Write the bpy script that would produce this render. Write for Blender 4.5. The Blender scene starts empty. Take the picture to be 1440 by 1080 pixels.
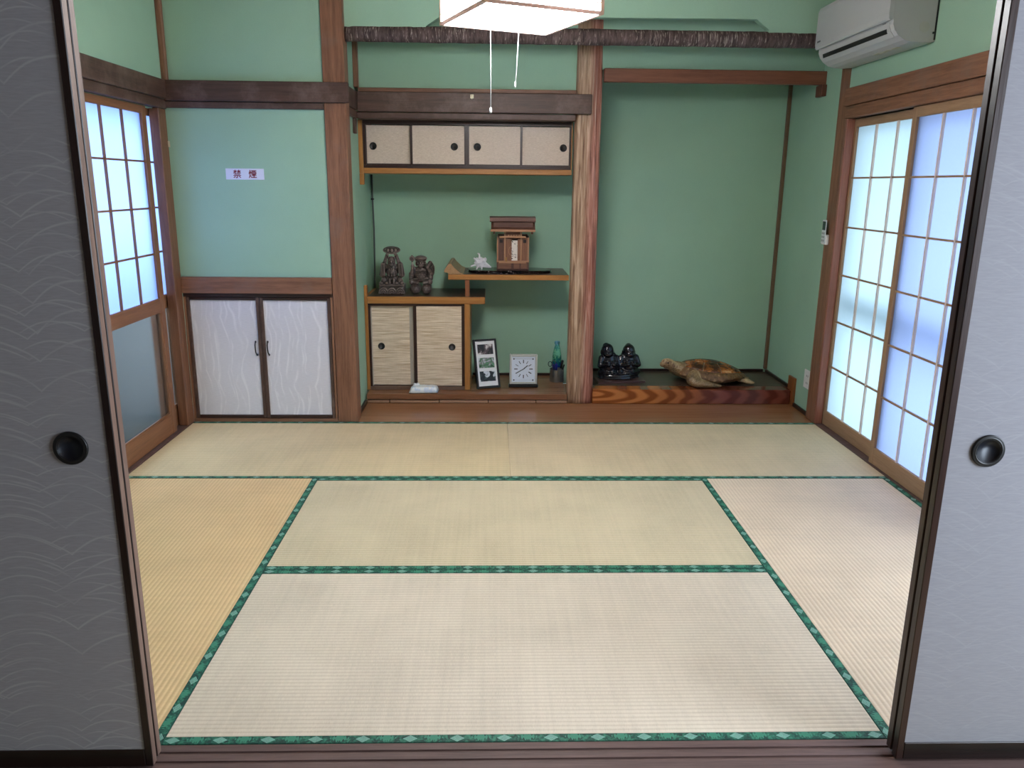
import bpy, bmesh, math, random
from mathutils import Vector, Matrix, Euler, noise
C = bpy.context.scene.collection
PI = math.pi
rnd = random.Random(7)

# ------------------------------------------------------------------ camera, world, lights, exposure
def rot_axes(yaw, pitch, roll):
    cy, sy, cp, sp = math.cos(yaw), math.sin(yaw), math.cos(pitch), math.sin(pitch)
    f = Vector((-sy*cp, cy*cp, -sp)); r = Vector((cy, sy, 0)); u = r.cross(f)
    cr, sr = math.cos(roll), math.sin(roll)
    return cr*r + sr*u, -sr*r + cr*u, f
cam_d = bpy.data.cameras.new('camera'); cam = bpy.data.objects.new('camera', cam_d); C.objects.link(cam)
R_, U_, F_ = rot_axes(-0.02763, 0.24846, 0.010218)
M = Matrix((R_, U_, -F_)).transposed().to_4x4(); M.translation = Vector((-0.0946, -1.6624, 1.3371))
cam.matrix_world = M
cam_d.sensor_fit = 'HORIZONTAL'; cam_d.sensor_width = 36; cam_d.lens = 1101.4/1440*36; cam_d.clip_start = 0.02
bpy.context.scene.camera = cam
vs = bpy.context.scene.view_settings
bpy.context.scene.display_settings.display_device = 'sRGB'
vs.view_transform = 'Standard'; vs.look = 'None'; vs.gamma = 1; vs.use_curve_mapping = False
vs.exposure = 0.14
SKY = 5.9          # overcast sky strength
LAMP = 46.0        # lampshade radiance
SIDE_ROOM = 74.0   # daylight through the window of the room one looks in from
cyc = bpy.context.scene.cycles
cyc.use_denoising = True; cyc.max_bounces = 10; cyc.diffuse_bounces = 6; cyc.transmission_bounces = 8
cyc.sample_clamp_indirect = 6

world = bpy.data.worlds.new('overcast_sky'); bpy.context.scene.world = world; world.use_nodes = True
nt = world.node_tree; nt.nodes.clear()
wo = nt.nodes.new('ShaderNodeOutputWorld'); bg = nt.nodes.new('ShaderNodeBackground')
tc = nt.nodes.new('ShaderNodeTexCoord'); sx = nt.nodes.new('ShaderNodeSeparateXYZ'); rp = nt.nodes.new('ShaderNodeValToRGB')
nt.links.new(tc.outputs['Generated'], sx.inputs[0]); nt.links.new(sx.outputs['Z'], rp.inputs[0])
rp.color_ramp.elements[0].color = (0.78, 0.89, 1.0, 1); rp.color_ramp.elements[1].color = (0.65, 0.81, 1.0, 1)
nt.links.new(rp.outputs[0], bg.inputs[0]); bg.inputs[1].default_value = SKY; nt.links.new(bg.outputs[0], wo.inputs[0])

def area(name, loc, rot, sx_, sy_, power, col):
    l = bpy.data.lights.new(name, 'AREA'); l.shape = 'RECTANGLE'; l.size = sx_; l.size_y = sy_; l.energy = power; l.color = col
    o = bpy.data.objects.new(name, l); o.location = loc; o.rotation_euler = rot; C.objects.link(o); return o
# daylight entering the near room through its own window (in the opening of wall_near_room_right)
area('near_room_window_light', (2.58, -1.25, 1.35), (0, PI/2, 0), 1.5, 1.5, SIDE_ROOM, (0.74, 0.86, 1.0))

# ------------------------------------------------------------------ node helpers and materials
def s2l(c): return tuple(((v/255)/12.92 if v/255 <= 0.04045 else ((v/255+0.055)/1.055)**2.4) for v in c)
class N:
    def __init__(s, name):
        s.m = bpy.data.materials.new(name); s.m.use_nodes = True; s.t = s.m.node_tree; s.t.nodes.clear()
        s.o = s.n('OutputMaterial')
    def n(s, k, **kw):
        x = s.t.nodes.new('ShaderNode' + k)
        for a, b in kw.items(): setattr(x, a, b)
        return x
    def l(s, a, b): s.t.links.new(a, b)
    def put(s, v, sock):
        if isinstance(v, (int, float)): sock.default_value = v
        elif isinstance(v, tuple): sock.default_value = v if len(v) == 4 or sock.type == 'VECTOR' else v + (1,)
        else: s.l(v, sock)
    def math(s, op, a, b=0.0, c=None):
        x = s.n('Math', operation=op); s.put(a, x.inputs[0]); s.put(b, x.inputs[1])
        if c is not None: s.put(c, x.inputs[2])
        return x.outputs[0]
    def co(s, scale=(1, 1, 1), loc=(0, 0, 0), rot=(0, 0, 0)):
        t = s.n('TexCoord'); m = s.n('Mapping'); m.inputs['Scale'].default_value = scale
        m.inputs['Location'].default_value = loc; m.inputs['Rotation'].default_value = rot
        s.l(t.outputs['Object'], m.inputs[0]); return m.outputs[0]
    def noise(s, vec, scale, detail=4, rough=0.55, dist=0.0):
        x = s.n('TexNoise'); s.l(vec, x.inputs['Vector']); x.inputs['Scale'].default_value = scale
        x.inputs['Detail'].default_value = detail; x.inputs['Roughness'].default_value = rough; x.inputs['Distortion'].default_value = dist
        return x.outputs['Fac']
    def ramp(s, f, stops):
        x = s.n('ValToRGB'); e = x.color_ramp.elements
        while len(e) < len(stops): e.new(0.5)
        for i, (p, c) in enumerate(stops): e[i].position = p; e[i].color = (tuple(c) + (1,))[:4]
        s.l(f, x.inputs[0]); return x.outputs[0]
    def mix(s, f, a, b, mode='MIX'):
        x = s.n('Mix', data_type='RGBA', blend_type=mode); s.put(f, x.inputs[0]); s.put(a, x.inputs[6]); s.put(b, x.inputs[7]); return x.outputs[2]
    def bump(s, h, strength=0.3, dist=0.002, nrm=None):
        x = s.n('Bump'); x.inputs['Strength'].default_value = strength; x.inputs['Distance'].default_value = dist
        s.l(h, x.inputs['Height'])
        if nrm is not None: s.l(nrm, x.inputs['Normal'])
        return x.outputs[0]
    def bsdf(s, col, rough=0.5, nrm=None, spec=0.5, metal=0.0, **kw):
        x = s.n('BsdfPrincipled'); s.put(col, x.inputs['Base Color']); s.put(rough, x.inputs['Roughness'])
        x.inputs['Specular IOR Level'].default_value = spec; x.inputs['Metallic'].default_value = metal
        if nrm is not None: s.l(nrm, x.inputs['Normal'])
        for k, v in kw.items(): s.put(v, x.inputs[k.replace('_', ' ')])
        s.l(x.outputs[0], s.o.inputs[0]); return s.m

def plain(name, rgb, rough=0.5, spec=0.5, metal=0.0, var=0.06, **kw):
    m = N(name); c = s2l(rgb); f = m.noise(m.co(), 14, 5)
    col = m.ramp(f, [(0.3, tuple(v*(1-var) for v in c)), (0.7, tuple(v*(1+var) for v in c))])
    return m.bsdf(col, rough, m.bump(f, 0.05, 0.001), spec, metal, **kw)

def wood(name, dark, light, axis='x', rough=0.45, fine=1.0, spec=0.45, worn=None, ring=0.0, bump=0.25):
    m = N(name); sc = {'x': (0.7, 14, 14), 'y': (14, 0.7, 14), 'z': (14, 14, 0.7)}[axis]
    v = m.co(tuple(k*fine for k in sc))
    f = m.noise(v, 3.0, 6, 0.6, 0.6); g = m.noise(v, 16.0, 3, 0.7)
    if ring:
        sr = {'x': (0.9, 5, 5), 'y': (5, 0.9, 5), 'z': (5, 5, 0.9)}[axis]
        w = m.n('TexWave', wave_type='RINGS', rings_direction={'x': 'X', 'y': 'Y', 'z': 'Z'}[axis])
        m.l(m.co(sr, (0.1, 0.3, -0.2)), w.inputs[0]); w.inputs['Scale'].default_value = ring
        w.inputs['Distortion'].default_value = 7; w.inputs['Detail'].default_value = 3; w.inputs['Detail Scale'].default_value = 0.7
        f = m.math('MULTIPLY_ADD', w.outputs['Fac'], 0.6, m.math('MULTIPLY', f, 0.4))
    h = m.math('MULTIPLY_ADD', g, 0.4, m.math('MULTIPLY', f, 0.6))
    col = m.ramp(h, [(0.32, s2l(dark)), (0.68, s2l(light))])
    if worn:
        k = m.noise(m.co((3, 3, 3)), 1.6, 6, 0.7); k = m.ramp(k, [(0.5, (0, 0, 0)), (0.72, (1, 1, 1))])
        col = m.mix(m.math('MULTIPLY', k, 0.55), col, s2l(worn) + (1,))
    return m.bsdf(col, rough, m.bump(h, bump, 0.002), spec)

def plaster(name, rgb):
    m = N(name); c = s2l(rgb); a = m.noise(m.co(), 2.2, 4); b = m.noise(m.co(), 260, 3, 0.7)
    col = m.ramp(m.math('MULTIPLY_ADD', a, 0.6, m.math('MULTIPLY', b, 0.4)), [(0.3, tuple(v*0.92 for v in c)), (0.7, tuple(v*1.07 for v in c))])
    return m.bsdf(col, 0.85, m.bump(b, 0.35, 0.0015), 0.25)

def straw(name, rgb, across):
    """woven rush: ribs run the long way, spaced across axis 'x' or 'y'"""
    m = N(name); c = s2l(rgb); v = m.co(); sp = m.n('SeparateXYZ'); m.l(v, sp.inputs[0])
    u = sp.outputs['X' if across == 'x' else 'Y']; w = sp.outputs['Y' if across == 'x' else 'X']
    rib = m.math('SINE', m.math('MULTIPLY', u, 2*PI/0.0155)); rib = m.math('MULTIPLY_ADD', rib, 0.5, 0.5)
    thr = m.noise(m.co((900, 60, 1) if across == 'y' else (60, 900, 1)), 1.0, 2, 0.6)
    blot = m.noise(m.co(), 3.5, 5, 0.6)
    warp = m.noise(m.co((70, 1.5, 1) if across == 'y' else (1.5, 70, 1)), 1.0, 2)
    f = m.math('MULTIPLY_ADD', thr, 0.42, m.math('MULTIPLY_ADD', blot, 0.40, m.math('MULTIPLY', warp, 0.18)))
    col = m.ramp(f, [(0.34, tuple(k*0.80 for k in c)), (0.52, c), (0.7, tuple(min(1, k*1.14) for k in c))])
    dk = m.math('POWER', m.math('SUBTRACT', 1.0, rib), 3.0)
    col = m.mix(m.math('MULTIPLY', dk, 0.38), col, tuple(k*k2 for k, k2 in zip(c, (0.60, 0.52, 0.42))) + (1,))
    h = m.math('MULTIPLY_ADD', thr, 0.25, rib)
    return m.bsdf(col, 0.58, m.bump(h, 0.40, 0.0022), 0.35)

def brocade(name, along):
    """green tatami edging: a pale diamond every 11.7 cm with leaves between"""
    m = N(name); sp = m.n('SeparateXYZ'); m.l(m.co(), sp.inputs[0])
    u = sp.outputs['X' if along == 'x' else 'Y']; v = sp.outputs['Y' if along == 'x' else 'X']
    def cell(off): return m.math('SUBTRACT', m.math('FRACT', m.math('MULTIPLY_ADD', u, 1/0.117, off)), 0.5)
    vv = m.math('MULTIPLY', m.math('SUBTRACT', m.math('ABSOLUTE', v), 0.436), 1/0.028)
    d = m.math('ADD', m.math('MULTIPLY', m.math('ABSOLUTE', cell(0.0)), 5.5), m.math('MULTIPLY', m.math('ABSOLUTE', vv), 2.0))
    dia = m.math('LESS_THAN', d, 0.9)
    st = m.math('GREATER_THAN', m.math('SINE', m.math('MULTIPLY', d, 34.0)), -0.2)
    dia = m.math('MULTIPLY', dia, st)
    e = m.math('ADD', m.math('MULTIPLY', m.math('ABSOLUTE', cell(0.5)), 4.0), m.math('MULTIPLY', m.math('ABSOLUTE', m.math('ADD', vv, 0.12)), 1.6))
    lf = m.math('LESS_THAN', m.math('ADD', e, m.math('MULTIPLY', m.math('SINE', m.math('MULTIPLY', m.math('ABSOLUTE', cell(0.5)), 90.0)), 0.22)), 0.75)
    nz = m.noise(m.co((1, 1, 0)), 75, 3, 0.6, 1.0)
    base = m.ramp(nz, [(0.40, s2l((8, 52, 44))), (0.5, s2l((16, 84, 66))), (0.64, s2l((52, 122, 96)))])
    col = m.mix(lf, base, s2l((58, 130, 104)) + (1,)); col = m.mix(dia, col, s2l((146, 194, 178)) + (1,))
    edge = m.math('GREATER_THAN', m.math('ABSOLUTE', vv), 0.44)
    col = m.mix(m.math('MULTIPLY', edge, 0.6), col, s2l((16, 66, 52)) + (1,))
    return m.bsdf(col, 0.6, m.bump(nz, 0.2, 0.0008), 0.4)

def waves(name, ground, line, period, pitch, hgt, swap=False, sharp=0.10, stain=None, strength=0.7, dist=0.1):
    """printed paper with families of overlapping arcs"""
    m = N(name); t = m.n('TexCoord'); nz = m.n('TexNoise'); m.l(t.outputs['Object'], nz.inputs['Vector'])
    nz.inputs['Scale'].default_value = 3.0; nz.inputs['Detail'].default_value = 2
    vm = m.n('VectorMath', operation='MULTIPLY_ADD'); m.l(nz.outputs['Color'], vm.inputs[0])
    vm.inputs[1].default_value = (dist,)*3; m.l(t.outputs['Object'], vm.inputs[2])
    sp = m.n('SeparateXYZ'); m.l(vm.outputs[0], sp.inputs[0]); X = sp.outputs['Z' if swap else 'X']; Z = sp.outputs['X' if swap else 'Z']
    tot = 0.0
    for k, (ph, sc, a) in enumerate(((0.0, 1.0, 1.0), (0.37, 1.31, 1.2), (0.71, 0.83, 0.8))):
        fr = m.math('SUBTRACT', m.math('FRACT', m.math('MULTIPLY_ADD', X, 1/(period*sc), ph)), 0.5)
        par = m.math('MULTIPLY', m.math('MULTIPLY', fr, fr), 4*hgt*a/pitch)
        row = m.math('FRACT', m.math('ADD', m.math('MULTIPLY_ADD', Z, 1/(pitch*sc), ph*3), par))
        ln = m.math('SUBTRACT', 1.0, m.math('MULTIPLY', m.math('ABSOLUTE', m.math('SUBTRACT', row, 0.5)), 1/sharp)); ln = m.math('MAXIMUM', ln, 0.0)
        mk = m.noise(m.co((1, 1, 1), (k*3.1, k, k*1.7)), 5 if not swap else 7, 2); mk = m.math('MULTIPLY', m.math('SUBTRACT', mk, 0.41), 6.0)
        x = m.n('Clamp'); m.l(mk, x.inputs[0]); ln = m.math('MULTIPLY', ln, x.outputs[0])
        tot = ln if k == 0 else m.math('MAXIMUM', tot, ln)
    fib = m.noise(m.co((40, 40, 400)), 1.0, 3)
    g = s2l(ground); base = m.ramp(fib, [(0.3, tuple(v*0.93 for v in g)), (0.7, tuple(v*1.05 for v in g))])
    col = m.mix(m.math('MULTIPLY', tot, strength), base, s2l(line) + (1,))
    if stain:
        sx_, sz_, r_ = stain; q = m.n('SeparateXYZ'); m.l(m.co(), q.inputs[0])
        dd = m.math('SQRT', m.math('ADD', m.math('POWER', m.math('SUBTRACT', q.outputs['X'], sx_), 2.0), m.math('POWER', m.math('SUBTRACT', q.outputs['Z'], sz_), 2.0)))
        dd = m.math('ADD', dd, m.math('MULTIPLY', m.math('SUBTRACT', m.noise(m.co(), 60, 3), 0.5), r_*1.6))
        k = m.ramp(m.math('MULTIPLY', dd, 1/r_), [(0.35, (1, 1, 1)), (1.0, (0, 0, 0))])
        col = m.mix(m.math('MULTIPLY', k, 0.5), col, s2l((190, 168, 140)) + (1,))
    return m.bsdf(col, 0.8, m.bump(fib, 0.1, 0.0008), 0.25)

def weave(name, a, b, sx_, sz_, cross=0.25):
    m = N(name); f = m.noise(m.co((sx_, 1, sz_)), 1.0, 4, 0.7); g = m.noise(m.co((sz_*1.5, 1, sx_*2)), 1.0, 2)
    h = m.math('MULTIPLY_ADD', f, 1-cross, m.math('MULTIPLY', g, cross))
    col = m.ramp(h, [(0.34, s2l(a)), (0.66, s2l(b))]); return m.bsdf(col, 0.75, m.bump(h, 0.3, 0.001), 0.3)

def paper_lit(name, tint, trans=0.85):
    m = N(name); v = m.co((1, 1, 1)); f = m.noise(v, 90, 4, 0.7); w = m.noise(m.co((3, 3, 1.2), rot=(0.7, 0, 0)), 2.2, 2)
    c = s2l(tint); col = m.ramp(f, [(0.3, tuple(k*0.97 for k in c)), (0.7, c)])
    nb = m.bump(w, 0.5, 0.03)
    tr = m.n('BsdfTranslucent'); m.l(col, tr.inputs[0]); df = m.n('BsdfDiffuse'); m.l(col, df.inputs[0]); m.l(nb, df.inputs['Normal'])
    mx = m.n('MixShader'); mx.inputs[0].default_value = trans; m.l(df.outputs[0], mx.inputs[1]); m.l(tr.outputs[0], mx.inputs[2]); m.l(mx.outputs[0], m.o.inputs[0]); return m.m

def glow(name, col, strength):
    m = N(name); e = m.n('Emission'); e.inputs[0].default_value = col + (1,); e.inputs[1].default_value = strength; m.l(e.outputs[0], m.o.inputs[0]); return m.m

def glass(name, rough=0.15, tint=(1, 1, 1)):
    m = N(name); return m.bsdf(tint, rough, None, 0.5, 0.0, Transmission_Weight=1.0, IOR=1.16)

MT = {}
GRN = plaster('green_sand_plaster', (152, 187, 163))
DK = lambda ax: MT.setdefault('dk'+ax, wood('dark_aged_post_wood_'+ax, (98, 64, 46), (152, 108, 82), ax, 0.5, worn=(120, 100, 90)))
NG = lambda ax: MT.setdefault('ng'+ax, wood('greyed_rail_wood_'+ax, (58, 41, 34), (92, 68, 58), ax, 0.5, worn=(128, 108, 100)))
RB = lambda ax: MT.setdefault('rb'+ax, wood('red_brown_door_wood_'+ax, (104, 66, 42), (142, 96, 64), ax, 0.45))
SH = lambda ax: MT.setdefault('sh'+ax, wood('tan_shoji_wood_'+ax, (134, 104, 78), (170, 138, 108), ax, 0.5))
OR = lambda ax: MT.setdefault('or'+ax, wood('orange_shelf_wood_'+ax, (142, 92, 42), (184, 130, 72), ax, 0.4))
LQ = lambda ax: MT.setdefault('lq'+ax, wood('dark_lacquered_frame_'+ax, (34, 18, 15), (58, 34, 28), ax, 0.35))
BL = lambda ax: MT.setdefault('bl'+ax, wood('near_black_door_frame_'+ax, (22, 11, 9), (40, 22, 18), ax, 0.35))
FB = wood('polished_floor_board', (134, 88, 58), (158, 112, 80), 'x', 0.2, 0.3, 0.5, bump=0.06)
SILLM = wood('worn_threshold_wood', (78, 58, 54), (112, 88, 82), 'x', 0.6)
BLACKM = plain('black_metal', (13, 13, 15), 0.42)
BLACKP = plain('black_plastic', (20, 20, 22), 0.45)
WHITEP = plain('white_plastic', (222, 222, 218), 0.4)

# ------------------------------------------------------------------ mesh helpers
def BM(): return bmesh.new()
def box(bm, x0, x1, y0, y1, z0, z1, bev=0.0):
    v = [bm.verts.new((x, y, z)) for x in (x0, x1) for y in (y0, y1) for z in (z0, z1)]
    fs = [bm.faces.new([v[i] for i in q]) for q in ((0, 1, 3, 2), (4, 6, 7, 5), (0, 4, 5, 1), (2, 3, 7, 6), (0, 2, 6, 4), (1, 5, 7, 3))]
    if bev: bmesh.ops.bevel(bm, geom=list({e for f in fs for e in f.edges}), offset=bev, segments=1, affect='EDGES')
    return bm
def B1(*a, **k): return box(BM(), *a, **k)
def prism(bm, pts, axis, a, b):
    """closed outline pts (2-D) swept along axis from a to b"""
    def P(p, t): return {'x': (t, p[0], p[1]), 'y': (p[0], t, p[1]), 'z': (p[0], p[1], t)}[axis]
    A = [bm.verts.new(P(p, a)) for p in pts]; Bv = [bm.verts.new(P(p, b)) for p in pts]; n = len(pts)
    bm.faces.new(A); bm.faces.new(Bv[::-1])
    for i in range(n): bm.faces.new((A[i], Bv[i], Bv[(i+1) % n], A[(i+1) % n]))
    bmesh.ops.recalc_face_normals(bm, faces=bm.faces[:]); return bm
def lathe(bm, prof, cen=(0, 0, 0), axis='z', n=24, mat_i=0):
    rings = []
    for r, h in prof:
        ring = []
        for i in range(n):
            a = 2*PI*i/n; p = (r*math.cos(a), r*math.sin(a), h)
            if axis == 'y': p = (p[0], p[2], p[1])
            if axis == 'x': p = (p[2], p[0], p[1])
            ring.append(bm.verts.new(Vector(p) + Vector(cen)))
        rings.append(ring)
    for a, b in zip(rings, rings[1:]):
        for i in range(n): bm.faces.new((a[i], a[(i+1) % n], b[(i+1) % n], b[i]))
    for ring in (rings[0], rings[-1]):
        bm.faces.new(ring)
    bmesh.ops.recalc_face_normals(bm, faces=bm.faces[:]); return bm
def tube(bm, pts, r, n=8, taper=None):
    pts = [Vector(p) for p in pts]; rings = []
    for i, p in enumerate(pts):
        d = (pts[min(i+1, len(pts)-1)] - pts[max(i-1, 0)]).normalized(); s = d.orthogonal().normalized() if i == 0 else (s - d*s.dot(d)).normalized()
        t = d.cross(s); rr = r if taper is None else taper[i]
        rings.append([bm.verts.new(p + rr*(math.cos(2*PI*k/n)*s + math.sin(2*PI*k/n)*t)) for k in range(n)])
    for a, b in zip(rings, rings[1:]):
        for k in range(n): bm.faces.new((a[k], a[(k+1) % n], b[(k+1) % n], b[k]))
    bm.faces.new(rings[0][::-1]); bm.faces.new(rings[-1]); bmesh.ops.recalc_face_normals(bm, faces=bm.faces[:]); return bm
def ball(bm, c, r, sub=2, rot=None):
    if sub == 2 and max(r if hasattr(r, '__len__') else (r,)) < 0.012: sub = 1
    r = (r, r, r) if not hasattr(r, '__len__') else r
    m = Matrix.Translation(c) @ (rot.to_matrix().to_4x4() if rot else Matrix()) @ Matrix.Diagonal((*r, 1))
    bmesh.ops.create_icosphere(bm, subdivisions=sub, radius=1, matrix=m); return bm
def caps(bm, a, b, ra, rb=None, n=None):
    a, b = Vector(a), Vector(b); rb = ra if rb is None else rb; n = n or max(2, int((b-a).length/(0.4*min(ra, rb)))+1)
    for i in range(n+1):
        t = i/n; ball(bm, a.lerp(b, t), ra+(rb-ra)*t, 2)
    return bm
def quad(bm, pts): bm.faces.new([bm.verts.new(p) for p in pts]); return bm

def obj(name, bm, m, parent=None, local=False, smooth=False):
    if parent is not None and not local:
        o_ = parent
        bmesh.ops.translate(bm, vec=-WLOC[parent.name], verts=bm.verts[:])
    me = bpy.data.meshes.new(name); bm.to_mesh(me); bm.free()
    if m is not None: me.materials.append(m)
    if smooth:
        for p in me.polygons: p.use_smooth = True
    o = bpy.data.objects.new(name, me); C.objects.link(o)
    WLOC[o.name] = Vector((0, 0, 0)) if parent is None else WLOC[parent.name].copy()
    if parent is not None: o.parent = parent
    return o
WLOC = {}
def remesh(bm, voxel, smooth=2, target=None):
    me = bpy.data.meshes.new('tmp'); bm.to_mesh(me); bm.free(); o = bpy.data.objects.new('tmp', me); C.objects.link(o)
    r = o.modifiers.new('r', 'REMESH'); r.mode = 'VOXEL'; r.voxel_size = voxel
    if smooth: s = o.modifiers.new('s', 'SMOOTH'); s.iterations = smooth; s.factor = 0.5
    me2 = bpy.data.meshes.new_from_object(o.evaluated_get(bpy.context.evaluated_depsgraph_get()))
    b2 = bmesh.new(); b2.from_mesh(me2); bpy.data.objects.remove(o); bpy.data.meshes.remove(me); bpy.data.meshes.remove(me2); return b2
def tag(o, label=None, cat=None, group=None, kind=None):
    if label: o['label'] = label
    if cat: o['category'] = cat
    if group: o['group'] = group
    if kind: o['kind'] = kind
    return o
def thing(name, label, cat, loc=(0, 0, 0), rz=0, group=None, rot=None):
    o = bpy.data.objects.new(name, None); C.objects.link(o); o.location = loc; o.empty_display_size = 0.05
    o.rotation_euler = rot or (0, 0, rz); WLOC[o.name] = Vector(loc); return tag(o, label, cat, group)
def S(name, bm, m, label=None, parent=None):
    o = obj(name, bm, m, parent)
    if parent is None: tag(o, label, None, None, 'structure')
    return o
def sroot(name, label, loc=(0, 0, 0)):
    o = bpy.data.objects.new(name, None); C.objects.link(o); o.location = loc; WLOC[o.name] = Vector(loc); return tag(o, label, None, None, 'structure')
def label(o, t): o['label'] = t; return o

CEIL = 2.42
# ------------------------------------------------------------------ shell
bm = BM(); box(bm, -2.0, 2.0, 0.0, 3.75, -0.39, -0.052); box(bm, -2.7, 2.7, -3.4, 0.0, -0.39, -0.052)
S('floor', bm, wood('underfloor', (90, 70, 50), (120, 96, 70)), 'wooden subfloor slab beneath the straw mats')
S('ceiling', B1(-2.7, 2.7, -3.4, 3.75, CEIL, CEIL+0.1), wood('ceiling_boards', (120, 88, 60), (156, 120, 86), 'x', 0.5), 'brown board ceiling above the lamp')
bm = BM()
box(bm, -2.0, -1.8, 1.55, 2.7, 1.846, CEIL); box(bm, -2.0, -1.8, 0.0, 1.52, 0, CEIL); box(bm, -2.0, -1.83, 1.5, 2.7, 1.70, 1.85)
S('wall_left', bm, GRN, 'green plaster wall above the half-glazed window')
bm = BM()
box(bm, 1.8, 2.0, 0.0, 2.7, 1.846, CEIL); box(bm, 1.8, 2.0, 0.0, 0.12, 0, 1.846); box(bm, 1.83, 2.0, 0.12, 2.7, 1.70, 1.846)  # unseen stretch past the screens left open, added to admit daylight
S('wall_right', bm, GRN, 'green plaster wall above the tall paper screen doors')
bm = BM()
box(bm, -2.0, -0.974, 2.712, 2.80, 0.83, 1.72); box(bm, -2.0, -0.974, 2.712, 2.80, 1.72, CEIL); box(bm, -2.0, -0.974, 3.05, 3.15, 0, 0.85)
S('wall_back', bm, GRN, 'green plaster wall with the small red and white notice')
S('wall_alcove_left', B1(-0.985, -0.885, 2.80, 3.72, 0, CEIL), GRN, 'pale green side wall of the shelf alcove beside the dark post')
S('wall_alcove_back', B1(-0.985, 2.0, 3.62, 3.72, 0, CEIL), GRN, 'green plaster rear wall behind shelves and turtle')
S('wall_alcove_right', B1(1.825, 2.0, 2.80, 3.62, 0, CEIL), GRN, 'green plaster side wall beside the turtle alcove')
# hanging wall over the log with a long slot whose corners are cut off
hb = BM()
for pts in ([(-0.885, 2.10), (-0.44, 2.10), (-0.44, 2.135), (-0.362, 2.186), (-0.362, CEIL), (-0.885, CEIL)],
            [(-0.362, 2.186), (1.292, 2.194), (1.292, CEIL), (-0.362, CEIL)],
            [(1.292, 2.194), (1.36, 2.145), (1.36, 2.10), (1.825, 2.10), (1.825, CEIL), (1.292, CEIL)]):
    prism(hb, pts, 'y', 2.755, 2.805)
S('wall_hanging', hb, GRN, 'green plaster hanging wall with a long slot above the bark log')
S('wall_over_shelves', B1(-0.86, 0.40, 3.135, 3.16, 1.868, CEIL), GRN, 'narrow green panel between the log and the upper rail')
S('wall_over_toko', B1(0.53, 1.825, 3.125, 3.16, 1.985, CEIL), GRN, 'green plaster strip above the turtle alcove lintel')
# wall between the rooms above the sliding doors, and the near room
S('wall_front', B1(-2.6, 2.6, -0.095, -0.005, 1.77, CEIL), plaster('near_wall', (150, 150, 145)), 'plaster wall above the wide opening')
NW = plaster('near_room_plaster', (150, 146, 138))
S('wall_near_left', B1(-2.7, -2.6, -3.4, 0, -0.05, CEIL), NW, 'plain side wall of the near room')
bm = BM()
box(bm, 2.6, 2.7, -3.4, -2.01, -0.05, CEIL); box(bm, 2.6, 2.7, -0.49, 0, -0.05, CEIL); box(bm, 2.6, 2.7, -2.01, -0.49, -0.05, 0.6); box(bm, 2.6, 2.7, -2.01, -0.49, 2.1, CEIL)
S('wall_near_right', bm, NW, 'near room wall with the window opening')
S('wall_near_back', B1(-2.7, 2.7, -3.5, -3.4, -0.05, CEIL), NW, 'far wall of the near room behind the viewer')
bm = BM(); box(bm, -2.6, -1.8, -0.1, 0.0, 0, 1.77); box(bm, 1.8, 2.6, -0.1, 0.0, 0, 1.77)
S('wall_front_ends', bm, NW, 'plaster wall ends outside the sliding doors')
# ground outside, left fence that shows dimly through the lower glass
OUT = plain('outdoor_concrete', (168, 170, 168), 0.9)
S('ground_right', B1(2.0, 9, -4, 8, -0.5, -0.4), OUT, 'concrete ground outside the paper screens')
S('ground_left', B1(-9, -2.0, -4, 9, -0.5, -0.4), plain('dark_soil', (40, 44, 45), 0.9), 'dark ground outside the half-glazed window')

# ------------------------------------------------------------------ posts and rails (trim)
def trim(name, lab, mat, *a, bev=0.003): return S(name, B1(*a, bev=bev), mat, lab)
n_tr = [0]
def T(lab, mat, *a, bev=0.003): n_tr[0] += 1; return trim('trim_%d' % n_tr[0], lab, mat, *a, bev=bev)
T('dark wooden post between cupboard wall and shelf alcove', DK('z'), -0.976, -0.862, 2.70, 2.815, 0, CEIL)
T('dark red-brown post between turtle alcove and paper screens', DK('z'), 1.80, 1.92, 2.70, 2.82, 0, CEIL)
T('door jamb strip at the left window beside the cupboard', wood('jamb_wood', (92, 58, 40), (132, 90, 64), 'z', 0.45), -1.85, -1.80, 2.606, 2.70, 0.005, 1.704)
T('thin corner post above the rail in the left corner', DK('z'), -1.80, -1.772, 2.682, 2.712, 1.846, CEIL)
T('jamb strip toned for lamplight on the post beside the paper screens', wood('lamplit_jamb', (122, 72, 56), (162, 106, 86), 'z', 0.45), 1.8005, 1.8445, 2.684, 2.6995, 0.001, 1.699)  # lighter strip added: lamplight on the post face put into its colour
# left wall rails
T('weathered rail above the left window', NG('y'), -1.83, -1.778, 0.0, 2.68, 1.752, 1.846)
T('lower lintel strip over the left window', NG('y'), -1.93, -1.792, 1.50, 2.70, 1.705, 1.752)
T('weathered rail across the back wall above the notice', NG('x'), -1.80, -0.842, 2.672, 2.712, 1.746, 1.846)
T('thin strip under the back wall rail', NG('x'), -1.80, -0.976, 2.690, 2.73, 1.712, 1.744)
T('weathered rail turned into the shelf alcove side', NG('y'), -0.885, -0.862, 2.816, 3.07, 1.744, 1.846)
T('thin strip under the alcove side rail', NG('y'), -0.885, -0.868, 2.816, 3.11, 1.700, 1.742)
T('small hanging block under the alcove side rail', NG('z'), -0.885, -0.868, 3.03, 3.08, 1.615, 1.698)
T('weathered rail over the four small sliding doors', NG('x'), -0.862, 0.478, 3.07, 3.098, 1.738, 1.846)
T('lower lintel strip over the four small sliding doors', NG('x'), -0.868, 0.39, 3.092, 3.21, 1.702, 1.736)
T('dark strip on top of the shelf alcove rail', DK('x'), -0.86, 0.392, 3.10, 3.134, 1.848, 1.870)
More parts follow.
